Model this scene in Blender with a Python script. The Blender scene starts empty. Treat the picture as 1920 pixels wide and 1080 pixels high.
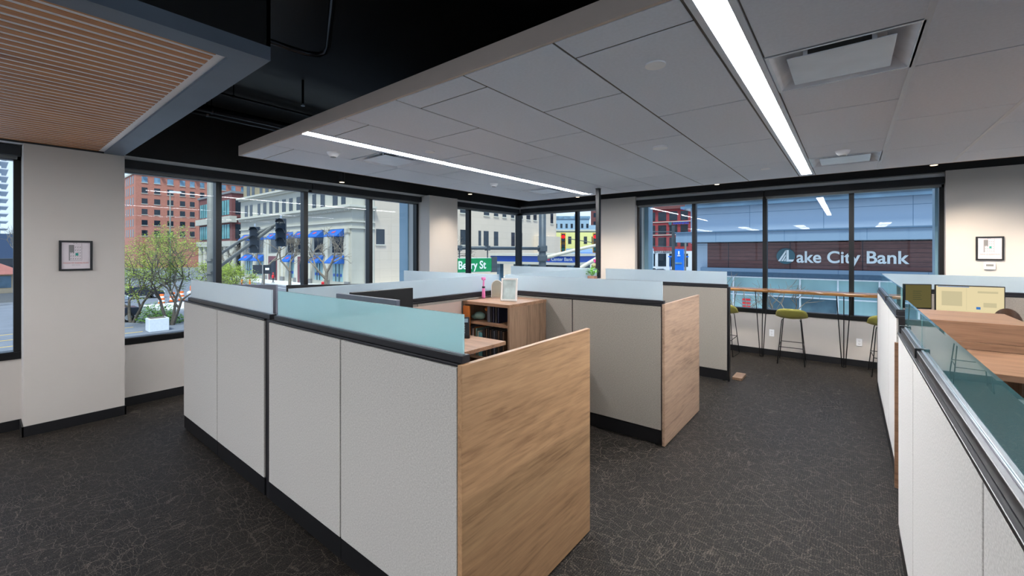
import bpy, bmesh, math, random
from mathutils import Vector, Matrix
random.seed(7)
PI = math.pi
C = bpy.context.scene.collection
SC = bpy.context.scene

# ------------------------------------------------------------------ camera
cam_d = bpy.data.cameras.new('camera')
cam_d.sensor_width = 36.0
cam_d.lens = 797.6 / 1920 * 36.0
cam_d.shift_y = -68 / 1920
cam_d.clip_start = 0.05
cam_d.clip_end = 1500
cam = bpy.data.objects.new('camera', cam_d)
cam.location = (0, 0, 1.75)
cam.rotation_euler = (PI / 2, 0, math.radians(38.44))
C.objects.link(cam)
SC.camera = cam

# ------------------------------------------------------------------ exposure
SC.view_settings.view_transform = 'Standard'
SC.view_settings.look = 'None'
SC.view_settings.exposure = 0.6
SC.view_settings.gamma = 1.0
SC.view_settings.use_curve_mapping = False

# ------------------------------------------------------------------ overcast sky
world = bpy.data.worlds.new('world'); SC.world = world
world.use_nodes = True
nt = world.node_tree; nt.nodes.clear()
w_out = nt.nodes.new('ShaderNodeOutputWorld'); w_bg = nt.nodes.new('ShaderNodeBackground')
w_tc = nt.nodes.new('ShaderNodeTexCoord'); w_sep = nt.nodes.new('ShaderNodeSeparateXYZ')
w_rmp = nt.nodes.new('ShaderNodeValToRGB'); w_noi = nt.nodes.new('ShaderNodeTexNoise'); w_mix = nt.nodes.new('ShaderNodeMixRGB')
w_map = nt.nodes.new('ShaderNodeMapping'); w_map.inputs['Scale'].default_value = (1, 1, 3)
nt.links.new(w_tc.outputs['Generated'], w_sep.inputs[0])
nt.links.new(w_sep.outputs['Z'], w_rmp.inputs[0])
w_rmp.color_ramp.elements[0].position = 0.0; w_rmp.color_ramp.elements[0].color = (0.62, 0.70, 0.84, 1)
w_rmp.color_ramp.elements[1].position = 0.7; w_rmp.color_ramp.elements[1].color = (0.28, 0.50, 0.98, 1)
nt.links.new(w_tc.outputs['Generated'], w_map.inputs[0]); nt.links.new(w_map.outputs[0], w_noi.inputs['Vector'])
w_noi.inputs['Scale'].default_value = 3.0; w_noi.inputs['Detail'].default_value = 6
w_r2 = nt.nodes.new('ShaderNodeValToRGB'); w_r2.color_ramp.elements[0].position = 0.42; w_r2.color_ramp.elements[1].position = 0.62
nt.links.new(w_noi.outputs['Fac'], w_r2.inputs[0]); nt.links.new(w_r2.outputs[0], w_mix.inputs[0])
nt.links.new(w_rmp.outputs[0], w_mix.inputs[1]); w_mix.inputs[2].default_value = (0.72, 0.76, 0.86, 1)
nt.links.new(w_mix.outputs[0], w_bg.inputs[0]); w_bg.inputs[1].default_value = 1.05
nt.links.new(w_bg.outputs[0], w_out.inputs[0])

# ------------------------------------------------------------------ hazy sun, from the south-east
sd = bpy.data.lights.new('sun', 'SUN'); sd.energy = 3.6; sd.angle = math.radians(12); sd.color = (1.0, 0.95, 0.88)
sun = bpy.data.objects.new('sun', sd); C.objects.link(sun)
sun.rotation_euler = Vector((-0.30, 0.36, -0.88)).to_track_quat('-Z', 'Y').to_euler()

LED = 60.0        # strength of the linear light lenses
CAN = 80.0       # watts of each cylinder downlight

# ------------------------------------------------------------------ helpers
def lin(r, g, b):
    f = lambda c: (c / 255 / 12.92) if c / 255 <= 0.04045 else ((c / 255 + 0.055) / 1.055) ** 2.4
    return (f(r), f(g), f(b), 1)

M = {}
def newmat(name):
    m = bpy.data.materials.new(name); m.use_nodes = True
    M[name] = m
    return m, m.node_tree, m.node_tree.nodes['Principled BSDF']

def pmat(name, rgb, rough=0.6, metal=0.0, var=0.06, scale=8.0, stretch=(1, 1, 1), bump=0.0, spec=0.5, emit=None, es=0.0, detail=3):
    """principled colour with a procedural noise variation"""
    m, t, b = newmat(name)
    c = lin(*rgb)
    tc = t.nodes.new('ShaderNodeTexCoord'); mp = t.nodes.new('ShaderNodeMapping'); mp.inputs['Scale'].default_value = stretch
    no = t.nodes.new('ShaderNodeTexNoise'); no.inputs['Scale'].default_value = scale; no.inputs['Detail'].default_value = detail
    t.links.new(tc.outputs['Object'], mp.inputs[0]); t.links.new(mp.outputs[0], no.inputs['Vector'])
    rp = t.nodes.new('ShaderNodeValToRGB')
    rp.color_ramp.elements[0].position = 0.3; rp.color_ramp.elements[1].position = 0.7
    rp.color_ramp.elements[0].color = tuple(max(0, x * (1 - var)) for x in c[:3]) + (1,)
    rp.color_ramp.elements[1].color = tuple(min(1, x * (1 + var)) for x in c[:3]) + (1,)
    t.links.new(no.outputs['Fac'], rp.inputs[0]); t.links.new(rp.outputs[0], b.inputs['Base Color'])
    b.inputs['Roughness'].default_value = rough; b.inputs['Metallic'].default_value = metal
    b.inputs['Specular IOR Level'].default_value = spec
    if bump:
        bn = t.nodes.new('ShaderNodeBump'); bn.inputs['Strength'].default_value = bump; bn.inputs['Distance'].default_value = 0.002
        t.links.new(no.outputs['Fac'], bn.inputs['Height']); t.links.new(bn.outputs[0], b.inputs['Normal'])
    if emit:
        b.inputs['Emission Color'].default_value = lin(*emit); b.inputs['Emission Strength'].default_value = es
    return m

def emat(name, rgb, s):
    m, t, b = newmat(name)
    t.nodes.remove(b)
    e = t.nodes.new('ShaderNodeEmission'); e.inputs[0].default_value = lin(*rgb); e.inputs[1].default_value = s
    t.links.new(e.outputs[0], t.nodes['Material Output'].inputs[0])
    return m

class MB:
    """collects shapes; build() links them as one mesh object"""
    def __init__(s): s.bm = bmesh.new()
    def box(s, a, b, mat=None):
        x0, x1 = sorted((a[0], b[0])); y0, y1 = sorted((a[1], b[1])); z0, z1 = sorted((a[2], b[2]))
        v = [Vector(p) for p in ((x0, y0, z0), (x1, y0, z0), (x1, y1, z0), (x0, y1, z0), (x0, y0, z1), (x1, y0, z1), (x1, y1, z1), (x0, y1, z1))]
        if mat is not None: v = [mat @ p for p in v]
        v = [s.bm.verts.new(p) for p in v]
        for f in ((3, 2, 1, 0), (4, 5, 6, 7), (0, 1, 5, 4), (1, 2, 6, 5), (2, 3, 7, 6), (3, 0, 4, 7)):
            s.bm.faces.new([v[i] for i in f])
        return s
    def tube(s, pts, r, n=8, cap=True, r1=None):
        pts = [Vector(p) for p in pts]
        rings = []
        up = None
        N = len(pts)
        for i, p in enumerate(pts):
            d = (pts[min(i + 1, N - 1)] - pts[max(i - 1, 0)]).normalized()
            if up is None:
                up = Vector((0, 0, 1)) if abs(d.z) < 0.9 else Vector((1, 0, 0))
            x = d.cross(up)
            if x.length < 1e-5: x = d.orthogonal()
            x.normalize(); y = d.cross(x).normalized(); 
            rr = r if r1 is None else r + (r1 - r) * i / max(1, N - 1)
            if isinstance(r, (list, tuple)): rr = r[i]
            rings.append([s.bm.verts.new(p + (x * math.cos(2 * PI * k / n) + y * math.sin(2 * PI * k / n)) * rr) for k in range(n)])
        for a, b in zip(rings, rings[1:]):
            for k in range(n):
                s.bm.faces.new((a[k], a[(k + 1) % n], b[(k + 1) % n], b[k]))
        if cap:
            try:
                s.bm.faces.new(list(reversed(rings[0]))); s.bm.faces.new(rings[-1])
            except Exception: pass
        return s
    def lathe(s, prof, c=(0, 0, 0), n=24, mat=None):
        """prof: list of (r, z)"""
        rings = []
        for r, z in prof:
            ring = []
            for k in range(n):
                p = Vector((c[0] + r * math.cos(2 * PI * k / n), c[1] + r * math.sin(2 * PI * k / n), c[2] + z))
                if mat is not None: p = mat @ p
                ring.append(s.bm.verts.new(p))
            rings.append(ring)
        for a, b in zip(rings, rings[1:]):
            for k in range(n):
                s.bm.faces.new((a[k], a[(k + 1) % n], b[(k + 1) % n], b[k]))
        s.bm.faces.new(list(reversed(rings[0]))); s.bm.faces.new(rings[-1])
        return s
    def prism(s, poly, axis, a, b, mat=None):
        """poly: 2-D outline; axis 'x' -> (y,z), 'y' -> (x,z), 'z' -> (x,y); extruded from a to b"""
        def mk(p, t):
            v = {'x': (t, p[0], p[1]), 'y': (p[0], t, p[1]), 'z': (p[0], p[1], t)}[axis]
            v = Vector(v)
            return mat @ v if mat is not None else v
        A = [s.bm.verts.new(mk(p, a)) for p in poly]; B = [s.bm.verts.new(mk(p, b)) for p in poly]
        n = len(poly)
        for i in range(n): s.bm.faces.new((A[i], A[(i + 1) % n], B[(i + 1) % n], B[i]))
        s.bm.faces.new(list(reversed(A))); s.bm.faces.new(B)
        return s
    def ball(s, c, r, sc=(1, 1, 1), sub=2, mat=None):
        g = bmesh.ops.create_icosphere(s.bm, subdivisions=sub, radius=1.0)
        for v in g['verts']:
            v.co = Vector((v.co.x * r * sc[0] + c[0], v.co.y * r * sc[1] + c[1], v.co.z * r * sc[2] + c[2]))
            if mat is not None: v.co = mat @ v.co
        return s
    def quad(s, pts):
        s.bm.faces.new([s.bm.verts.new(Vector(p)) for p in pts]); return s
    def build(s, name, mat, parent=None, bevel=0.0, smooth=False, seg=2, origin=None):
        bmesh.ops.recalc_face_normals(s.bm, faces=s.bm.faces)
        me = bpy.data.meshes.new(name); s.bm.to_mesh(me); s.bm.free()
        if parent is None:
            xs = [v.co for v in me.vertices]
            o0 = origin or ((min(v.x for v in xs) + max(v.x for v in xs)) / 2, (min(v.y for v in xs) + max(v.y for v in xs)) / 2, min(v.z for v in xs))
        else:
            o0 = parent['_o']
        me.transform(Matrix.Translation(-Vector(o0)))
        o = bpy.data.objects.new(name, me); C.objects.link(o)
        me.materials.append(M[mat] if isinstance(mat, str) else mat)
        if parent is None: o.location = o0
        else: o.parent = parent
        o['_o'] = tuple(o0)
        if bevel:
            bv = o.modifiers.new('bevel', 'BEVEL'); bv.width = bevel; bv.segments = seg; bv.limit_method = 'ANGLE'; bv.angle_limit = 0.6
        if smooth:
            for p in me.polygons: p.use_smooth = True
        return o

def thing(name, label, cat, loc=(0, 0, 0), group=None):
    o = bpy.data.objects.new(name, None); C.objects.link(o); o.location = loc; o['_o'] = tuple(loc)
    o.empty_display_size = 0.1
    return tag(o, label, cat, group)
def tag(o, label, cat, group=None):
    o['label'] = label; o['category'] = cat
    if group: o['group'] = group
    return o
def struct(o): o['kind'] = 'structure'; return o
def stuff(o): o['kind'] = 'stuff'; return o
def dup(root, loc, rotz=None, label=None, group=None):
    def cp(o, par):
        c = o.copy(); C.objects.link(c)
        if par: c.parent = par
        for ch in kids.get(o.name, []): cp(ch, c)
        return c
    kids = {}
    for o in bpy.data.objects:
        if o.parent: kids.setdefault(o.parent.name, []).append(o)
    r = cp(root, None); r.location = loc
    if rotz is not None: r.rotation_euler = (0, 0, rotz)
    if label: r['label'] = label
    if group: r['group'] = group
    return r
def text(body, name, size, depth, mat, mtx, parent, bold=0.0, sx=1.0, align='LEFT', o0=None):
    """lettering as a real mesh; mtx places the text plane"""
    cu = bpy.data.curves.new(name, 'FONT'); cu.body = body; cu.size = size; cu.extrude = depth; cu.offset = bold; cu.align_x = align
    t = bpy.data.objects.new(name, cu); C.objects.link(t)
    dg = bpy.context.evaluated_depsgraph_get(); dg.update()
    me = bpy.data.meshes.new_from_object(t.evaluated_get(dg))
    bpy.data.objects.remove(t)
    me.transform(Matrix.Diagonal((sx, 1, 1, 1)))
    me.transform(mtx)
    me.transform(Matrix.Translation(-Vector(parent['_o'])))
    o = bpy.data.objects.new(name, me); C.objects.link(o); me.materials.clear(); me.materials.append(M[mat]); o.parent = parent
    o['_o'] = parent['_o']
    return o
def face_m(loc, facing):
    """matrix for something drawn in local x (right) / y (up) on a wall whose outside looks to 'facing'"""
    R = {'-y': Matrix(((1, 0, 0), (0, 0, -1), (0, 1, 0))), '+x': Matrix(((0, 0, 1), (1, 0, 0), (0, 1, 0))),
         '+y': Matrix(((-1, 0, 0), (0, 0, 1), (0, 1, 0))), '-x': Matrix(((0, 0, -1), (-1, 0, 0), (0, 1, 0)))}[facing]
    return Matrix.Translation(Vector(loc)) @ R.to_4x4()

# ------------------------------------------------------------------ materials
pmat('paint', (198, 193, 188), 0.75, var=0.012, scale=3)
pmat('paint_white', (222, 222, 222), 0.6, var=0.01)
pmat('bright_white', (252, 252, 255), 0.7, var=0.005)
pmat('black_paint', (14, 14, 16), 0.55, var=0.1, scale=4)
pmat('black_soffit', (16, 17, 19), 0.45, var=0.08, scale=3)
pmat('black_frame', (13, 14, 17), 0.35, var=0.1, spec=0.4)
pmat('black_trim', (15, 15, 18), 0.42, var=0.1)
pmat('charcoal_cap', (38, 38, 42), 0.36, metal=0.3, var=0.06)
pmat('grey_bulkhead', (92, 104, 120), 0.45, var=0.12, scale=2.2, detail=6)
pmat('rubber_base', (13, 14, 18), 0.5, var=0.08)
pmat('tile', (226, 234, 246), 0.9, var=0.03, scale=60, bump=0.15)
pmat('grid_metal', (215, 222, 232), 0.45, var=0.02)
pmat('fascia', (200, 184, 174), 0.6, var=0.02)
pmat('vent_pan', (226, 232, 242), 0.4, metal=0.0, var=0.1, scale=6)
pmat('joint_shadow', (112, 110, 108), 0.8)
pmat('vent_metal', (222, 230, 240), 0.33, metal=0.1, var=0.05, scale=6)
pmat('vent_dark', (30, 32, 36), 0.6)
pmat('white_plastic', (244, 246, 250), 0.4, var=0.01)
pmat('grey_plastic', (120, 122, 122), 0.4)
pmat('wire_black', (17, 18, 20), 0.4, metal=0.4)
pmat('shade_fabric', (34, 36, 40), 0.7)
pmat('monitor_black', (20, 21, 24), 0.35)
pmat('monitor_back', (96, 102, 116), 0.42)
pmat('green_shell', (170, 166, 86), 0.5, var=0.05, bump=0.1, scale=30)
pmat('green_inside', (200, 206, 122), 0.45, var=0.03)
pmat('aluminium', (190, 196, 204), 0.3, metal=0.8)
pmat('pipe_black', (30, 36, 44), 0.25, metal=0.5)
pmat('duct_dark', (34, 38, 44), 0.4, metal=0.3, var=0.2)
pmat('tackboard', (206, 182, 170), 0.85, var=0.02)
emat('led', (250, 250, 252), LED)
emat('led_fill', (250, 247, 246), 22.0)  # lens glow of the fill pendants added behind the camera
emat('can_lens', (255, 232, 196), 2.0)
emat('screen_yellow', (232, 216, 172), 0.66)
emat('screen_blue', (70, 130, 200), 0.6)
emat('screen_line', (214, 202, 162), 0.6)
emat('screen_dim', (120, 112, 70), 0.42)
emat('screen_dim_line', (92, 96, 66), 0.4)

def woodmat(name, dark, light, axis='y', rough=0.42):
    m, t, b = newmat(name)
    tc = t.nodes.new('ShaderNodeTexCoord'); mp = t.nodes.new('ShaderNodeMapping')
    sc = {'x': (0.7, 9, 9), 'y': (9, 0.7, 9), 'z': (9, 9, 0.7)}[axis]
    mp.inputs['Scale'].default_value = sc
    t.links.new(tc.outputs['Object'], mp.inputs[0])
    n1 = t.nodes.new('ShaderNodeTexNoise'); n1.inputs['Scale'].default_value = 0.9; n1.inputs['Detail'].default_value = 7; n1.inputs['Roughness'].default_value = 0.62; n1.inputs['Distortion'].default_value = 1.0
    t.links.new(mp.outputs[0], n1.inputs['Vector'])
    n2 = t.nodes.new('ShaderNodeTexNoise'); n2.inputs['Scale'].default_value = 7; n2.inputs['Detail'].default_value = 4; n2.inputs['Distortion'].default_value = 0.6
    t.links.new(mp.outputs[0], n2.inputs['Vector'])
    mx = t.nodes.new('ShaderNodeMixRGB'); mx.inputs[0].default_value = 0.42
    t.links.new(n1.outputs['Fac'], mx.inputs[1]); t.links.new(n2.outputs['Fac'], mx.inputs[2])
    rp = t.nodes.new('ShaderNodeValToRGB')
    e = rp.color_ramp.elements
    d, l = lin(*dark), lin(*light)
    e[0].position = 0.34; e[0].color = d; e[1].position = 0.60; e[1].color = l
    q = e.new(0.47); q.color = tuple((d[i] * 0.38 + l[i] * 0.62) for i in range(3)) + (1,)
    t.links.new(mx.outputs[0], rp.inputs[0]); t.links.new(rp.outputs[0], b.inputs['Base Color'])
    b.inputs['Roughness'].default_value = rough
    bn = t.nodes.new('ShaderNodeBump'); bn.inputs['Strength'].default_value = 0.08; bn.inputs['Distance'].default_value = 0.001
    t.links.new(n2.outputs['Fac'], bn.inputs['Height']); t.links.new(bn.outputs[0], b.inputs['Normal'])
woodmat('oak_y', (132, 98, 70), (188, 150, 112), 'y')
woodmat('oak_y2', (134, 108, 90), (188, 158, 134), 'y')
woodmat('oak_x', (106, 76, 56), (162, 124, 96), 'x')
woodmat('oak_z', (96, 74, 58), (154, 124, 100), 'z')
woodmat('slat_wood', (146, 86, 42), (204, 138, 80), 'y', 0.5)
woodmat('bar_wood', (92, 56, 28), (184, 136, 88), 'x', 0.25)

# woven fabric
def fabric(name, rgb):
    m, t, b = newmat(name)
    tc = t.nodes.new('ShaderNodeTexCoord')
    mp = t.nodes.new('ShaderNodeMapping'); mp.inputs['Scale'].default_value = (1, 1, 0.35)
    n = t.nodes.new('ShaderNodeTexNoise'); n.inputs['Scale'].default_value = 300; n.inputs['Detail'].default_value = 2
    mp2 = t.nodes.new('ShaderNodeMapping'); mp2.inputs['Scale'].default_value = (0.3, 0.3, 1)
    n2 = t.nodes.new('ShaderNodeTexNoise'); n2.inputs['Scale'].default_value = 300; n2.inputs['Detail'].default_value = 2
    t.links.new(tc.outputs['Object'], mp.inputs[0]); t.links.new(mp.outputs[0], n.inputs['Vector'])
    t.links.new(tc.outputs['Object'], mp2.inputs[0]); t.links.new(mp2.outputs[0], n2.inputs['Vector'])
    ad = t.nodes.new('ShaderNodeMath'); ad.operation = 'ADD'
    t.links.new(n.outputs['Fac'], ad.inputs[0]); t.links.new(n2.outputs['Fac'], ad.inputs[1])
    rp = t.nodes.new('ShaderNodeValToRGB'); c = lin(*rgb)
    rp.color_ramp.elements[0].position = 0.35; rp.color_ramp.elements[1].position = 0.65
    hf = t.nodes.new('ShaderNodeMath'); hf.operation = 'MULTIPLY'; hf.inputs[1].default_value = 0.5
    t.links.new(ad.outputs[0], hf.inputs[0])
    rp.color_ramp.elements[0].color = tuple(x * 0.78 for x in c[:3]) + (1,); rp.color_ramp.elements[1].color = tuple(min(1, x * 1.25) for x in c[:3]) + (1,)
    t.links.new(hf.outputs[0], rp.inputs[0]); t.links.new(rp.outputs[0], b.inputs['Base Color'])
    b.inputs['Roughness'].default_value = 0.92; b.inputs['Specular IOR Level'].default_value = 0.2
    b.inputs['Sheen Weight'].default_value = 0.25
    bn = t.nodes.new('ShaderNodeBump'); bn.inputs['Strength'].default_value = 0.12; bn.inputs['Distance'].default_value = 0.0006
    t.links.new(ad.outputs[0], bn.inputs['Height']); t.links.new(bn.outputs[0], b.inputs['Normal'])
fabric('fabric', (186, 184, 180))
fabric('fabric_warm', (156, 149, 140))

# carpet: dark ribbed loop pile with a pale cracked-line pattern
m, t, b = newmat('carpet')
tc = t.nodes.new('ShaderNodeTexCoord')
def vnode(scale, stretch, rot, w0, w1, rnd=1.0):
    mp = t.nodes.new('ShaderNodeMapping'); mp.inputs['Scale'].default_value = stretch; mp.inputs['Rotation'].default_value = (0, 0, rot)
    dn = t.nodes.new('ShaderNodeTexNoise'); dn.inputs['Scale'].default_value = 5; dn.inputs['Detail'].default_value = 3
    t.links.new(tc.outputs['Object'], dn.inputs['Vector'])
    mxv = t.nodes.new('ShaderNodeMixRGB'); mxv.blend_type = 'LINEAR_LIGHT'; mxv.inputs[0].default_value = 0.03
    t.links.new(tc.outputs['Object'], mxv.inputs[1]); t.links.new(dn.outputs['Color'], mxv.inputs[2])
    t.links.new(mxv.outputs[0], mp.inputs[0])
    v = t.nodes.new('ShaderNodeTexVoronoi'); v.feature = 'DISTANCE_TO_EDGE'; v.inputs['Scale'].default_value = scale; v.inputs['Randomness'].default_value = rnd
    t.links.new(mp.outputs[0], v.inputs['Vector'])
    r = t.nodes.new('ShaderNodeMapRange'); r.inputs['From Min'].default_value = w0; r.inputs['From Max'].default_value = w1; r.inputs['To Min'].default_value = 1; r.inputs['To Max'].default_value = 0
    t.links.new(v.outputs['Distance'], r.inputs[0]); return r
r1 = vnode(8.5, (1, 1.25, 1), 0.3, 0.006, 0.028)
r2 = vnode(12, (1.0, 4.2, 1), 0.9, 0.008, 0.06)
r3 = vnode(12, (4.2, 1.0, 1), 0.35, 0.008, 0.06)
def math_n(op, a, b_):
    q = t.nodes.new('ShaderNodeMath'); q.operation = op
    for i, z_ in enumerate((a, b_)):
        if isinstance(z_, (int, float)): q.inputs[i].default_value = z_
        else: t.links.new(z_, q.inputs[i])
    return q.outputs[0]
nm = t.nodes.new('ShaderNodeTexNoise'); nm.inputs['Scale'].default_value = 3.2; nm.inputs['Detail'].default_value = 3
t.links.new(tc.outputs['Object'], nm.inputs['Vector'])
msk = t.nodes.new('ShaderNodeMapRange'); msk.inputs['From Min'].default_value = 0.42; msk.inputs['From Max'].default_value = 0.6
t.links.new(nm.outputs['Fac'], msk.inputs[0])
lines = math_n('MAXIMUM', math_n('MULTIPLY', r1.outputs[0], 1.0), math_n('MAXIMUM', math_n('MULTIPLY', r2.outputs[0], msk.outputs[0]), math_n('MULTIPLY', r3.outputs[0], math_n('SUBTRACT', 1.0, msk.outputs[0]))))
fine = t.nodes.new('ShaderNodeTexNoise'); fine.inputs['Scale'].default_value = 190; fine.inputs['Detail'].default_value = 2
t.links.new(tc.outputs['Object'], fine.inputs['Vector'])
fr = t.nodes.new('ShaderNodeMapRange'); fr.inputs['From Min'].default_value = 0.42; fr.inputs['From Max'].default_value = 0.62
t.links.new(fine.outputs['Fac'], fr.inputs[0])
lines = math_n('MAXIMUM', math_n('MULTIPLY', lines, math_n('ADD', 0.25, math_n('MULTIPLY', fr.outputs[0], 0.75))), math_n('MULTIPLY', fr.outputs[0], 0.16))
cr = t.nodes.new('ShaderNodeMixRGB'); cr.inputs[1].default_value = lin(18, 17, 16); cr.inputs[2].default_value = lin(116, 106, 96)
t.links.new(lines, cr.inputs[0])
wv = t.nodes.new('ShaderNodeTexWave'); wv.bands_direction = 'X'; wv.inputs['Scale'].default_value = 24; wv.inputs['Distortion'].default_value = 1.5
t.links.new(tc.outputs['Object'], wv.inputs['Vector'])
dk = t.nodes.new('ShaderNodeMixRGB'); dk.blend_type = 'MULTIPLY'; dk.inputs[0].default_value = 0.8
cmb = math_n('ADD', 0.1, math_n('MULTIPLY', math_n('ADD', wv.outputs['Fac'], fr.outputs[0]), 0.62))
t.links.new(cr.outputs[0], dk.inputs[1]); t.links.new(cmb, dk.inputs[2])
t.links.new(dk.outputs[0], b.inputs['Base Color']); b.inputs['Roughness'].default_value = 0.5; b.inputs['Specular IOR Level'].default_value = 0.2
bn = t.nodes.new('ShaderNodeBump'); bn.inputs['Strength'].default_value = 0.5; bn.inputs['Distance'].default_value = 0.003
t.links.new(cmb, bn.inputs['Height']); t.links.new(bn.outputs[0], b.inputs['Normal'])

# glass
def glassmat(name, tint, ior=1.45, rough=0.0, boost=0.0, body=None):
    m, t, b = newmat(name); t.nodes.remove(b)
    tr = t.nodes.new('ShaderNodeBsdfTransparent'); tr.inputs[0].default_value = lin(*tint)
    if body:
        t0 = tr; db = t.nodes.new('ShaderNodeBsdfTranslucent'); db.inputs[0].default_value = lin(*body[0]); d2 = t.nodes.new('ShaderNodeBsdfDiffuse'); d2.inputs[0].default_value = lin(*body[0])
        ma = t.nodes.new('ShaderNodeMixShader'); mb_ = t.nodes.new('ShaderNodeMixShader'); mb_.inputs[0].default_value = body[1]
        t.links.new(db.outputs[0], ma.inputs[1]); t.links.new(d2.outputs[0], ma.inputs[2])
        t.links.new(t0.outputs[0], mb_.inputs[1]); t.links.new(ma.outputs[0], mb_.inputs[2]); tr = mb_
    gl = t.nodes.new('ShaderNodeBsdfGlossy'); gl.inputs['Roughness'].default_value = rough; gl.inputs[0].default_value = (0.95, 0.97, 1, 1)
    fz = t.nodes.new('ShaderNodeFresnel'); fz.inputs[0].default_value = ior
    ad = t.nodes.new('ShaderNodeMath'); ad.operation = 'ADD'; ad.use_clamp = True; ad.inputs[1].default_value = boost
    mx = t.nodes.new('ShaderNodeMixShader')
    ge = t.nodes.new('ShaderNodeNewGeometry'); iv = t.nodes.new('ShaderNodeMath'); iv.operation = 'SUBTRACT'; iv.inputs[0].default_value = 1.0
    ml = t.nodes.new('ShaderNodeMath'); ml.operation = 'MULTIPLY'
    t.links.new(ge.outputs['Backfacing'], iv.inputs[1]); t.links.new(fz.outputs[0], ad.inputs[0]); t.links.new(ad.outputs[0], ml.inputs[0]); t.links.new(iv.outputs[0], ml.inputs[1]); t.links.new(ml.outputs[0], mx.inputs[0])
    t.links.new(tr.outputs[0], mx.inputs[1]); t.links.new(gl.outputs[0], mx.inputs[2])
    t.links.new(mx.outputs[0], t.nodes['Material Output'].inputs[0])
glassmat('window_glass', (240, 248, 250), 1.35)
glassmat('clear_glass', (206, 234, 236), 1.7, 0.0, 0.12, ((160, 214, 218), 0.32))  # even teal body stands in for the carpet reflected in the clear glass
def frostmat(name, tint, see=0.25, ior=1.5):
    m, t, b = newmat(name); t.nodes.remove(b)
    tl = t.nodes.new('ShaderNodeBsdfTranslucent'); tl.inputs[0].default_value = lin(*tint)
    df = t.nodes.new('ShaderNodeBsdfDiffuse'); df.inputs[0].default_value = lin(*tint)
    rf = t.nodes.new('ShaderNodeBsdfRefraction'); rf.inputs['Roughness'].default_value = 0.22; rf.inputs['IOR'].default_value = 1.03; rf.inputs[0].default_value = lin(*tint)
    gl = t.nodes.new('ShaderNodeBsdfGlossy'); gl.inputs['Roughness'].default_value = 0.04
    fz = t.nodes.new('ShaderNodeFresnel'); fz.inputs[0].default_value = ior
    m1 = t.nodes.new('ShaderNodeMixShader'); m1.inputs[0].default_value = 0.45
    t.links.new(tl.outputs[0], m1.inputs[1]); t.links.new(df.outputs[0], m1.inputs[2])
    m2 = t.nodes.new('ShaderNodeMixShader'); m2.inputs[0].default_value = see
    t.links.new(m1.outputs[0], m2.inputs[1]); t.links.new(rf.outputs[0], m2.inputs[2])
    m3 = t.nodes.new('ShaderNodeMixShader')
    ge = t.nodes.new('ShaderNodeNewGeometry'); iv = t.nodes.new('ShaderNodeMath'); iv.operation = 'SUBTRACT'; iv.inputs[0].default_value = 1.0
    ml = t.nodes.new('ShaderNodeMath'); ml.operation = 'MULTIPLY'
    t.links.new(ge.outputs['Backfacing'], iv.inputs[1]); t.links.new(fz.outputs[0], ml.inputs[0]); t.links.new(iv.outputs[0], ml.inputs[1])
    t.links.new(ml.outputs[0], m3.inputs[0]); t.links.new(m2.outputs[0], m3.inputs[1]); t.links.new(gl.outputs[0], m3.inputs[2])
    t.links.new(m3.outputs[0], t.nodes['Material Output'].inputs[0])
frostmat('frosted_glass', (234, 246, 252), 0.22, 1.4)
frostmat('teal_glass', (204, 236, 240), 0.18, 1.7)

# ================================================================== THE ROOM
FL = 3.55   # deck height
struct(MB().box((-6.42, -5, -0.25), (6, 8.37, 0)).build('floor', 'carpet', origin=(0, 0, 0)))
struct(MB().box((-6.75, -5.2, FL), (6.2, 8.75, FL + 0.2)).build('ceiling', 'black_paint'))
struct(MB().box((-6.42, -5.2, 0), (6, -5, 0.7)).box((-6.42, -5.2, 2.7), (6, -5, FL)).box((-0.3, -5.2, 0.7), (0.3, -5, 2.7)).build('wall_back', 'paint'))
struct(MB().box((6, -5.2, 0), (6.2, 8.75, 0.7)).box((6, -5.2, 2.7), (6.2, 8.75, FL)).box((6, 1.5, 0.7), (6.2, 2.1, 2.7)).box((6, 8.0, 0.7), (6.2, 8.75, 2.7)).build('wall_right', 'paint'))
# left (west) wall: sill walls, piers, header
w = MB()
w.box((-6.72, -5.2, 0), (-6.42, 8.37, 0.70))
w.box((-6.72, -5.2, 0.7), (-6.42, -4.9, 2.83))
w.box((-6.50, -4.9, 2.66), (-6.42, 8.37, 2.83))
struct(w.build('wall_left', 'paint'))
struct(MB().box((-6.72, 0.278, 0.0), (-6.105, 0.993, 2.775)).build('wall_left', 'paint'))
struct(MB().box((-6.72, 5.23, 0.0), (-6.105, 5.95, 2.80)).build('wall_left', 'paint'))
w = MB()
w.box((-6.72, -5.2, 2.83), (-6.36, 8.37, FL)); w.box((-6.36, 8.30, 2.86), (6, 8.75, FL))
struct(w.build('wall_upper', 'black_paint'))
# far (north) wall
w = MB()
w.box((-6.72, 8.37, 0), (6, 8.75, 0.70))
w.box((-6.42, 8.37, 2.66), (1.03, 8.45, 2.86))
struct(w.build('wall_front', 'paint'))
struct(MB().box((-4.22, 8.25, 0), (-3.385, 8.75, 2.86)).build('wall_front', 'paint'))
struct(MB().box((1.03, 8.25, 0), (6, 8.75, 2.86)).build('wall_front', 'paint'))
# white return strip along the top of the window heads
struct(MB().box((-6.36, 1.0, 2.78), (-6.42, 8.37, 2.83)).build('trim_1', 'paint_white'))
w = MB(); w.box((-6.42, 8.31, 2.785), (-4.22, 8.37, 2.835)); w.box((-3.385, 8.31, 2.785), (1.03, 8.37, 2.835))
struct(w.build('trim_2', 'paint_white'))
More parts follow.
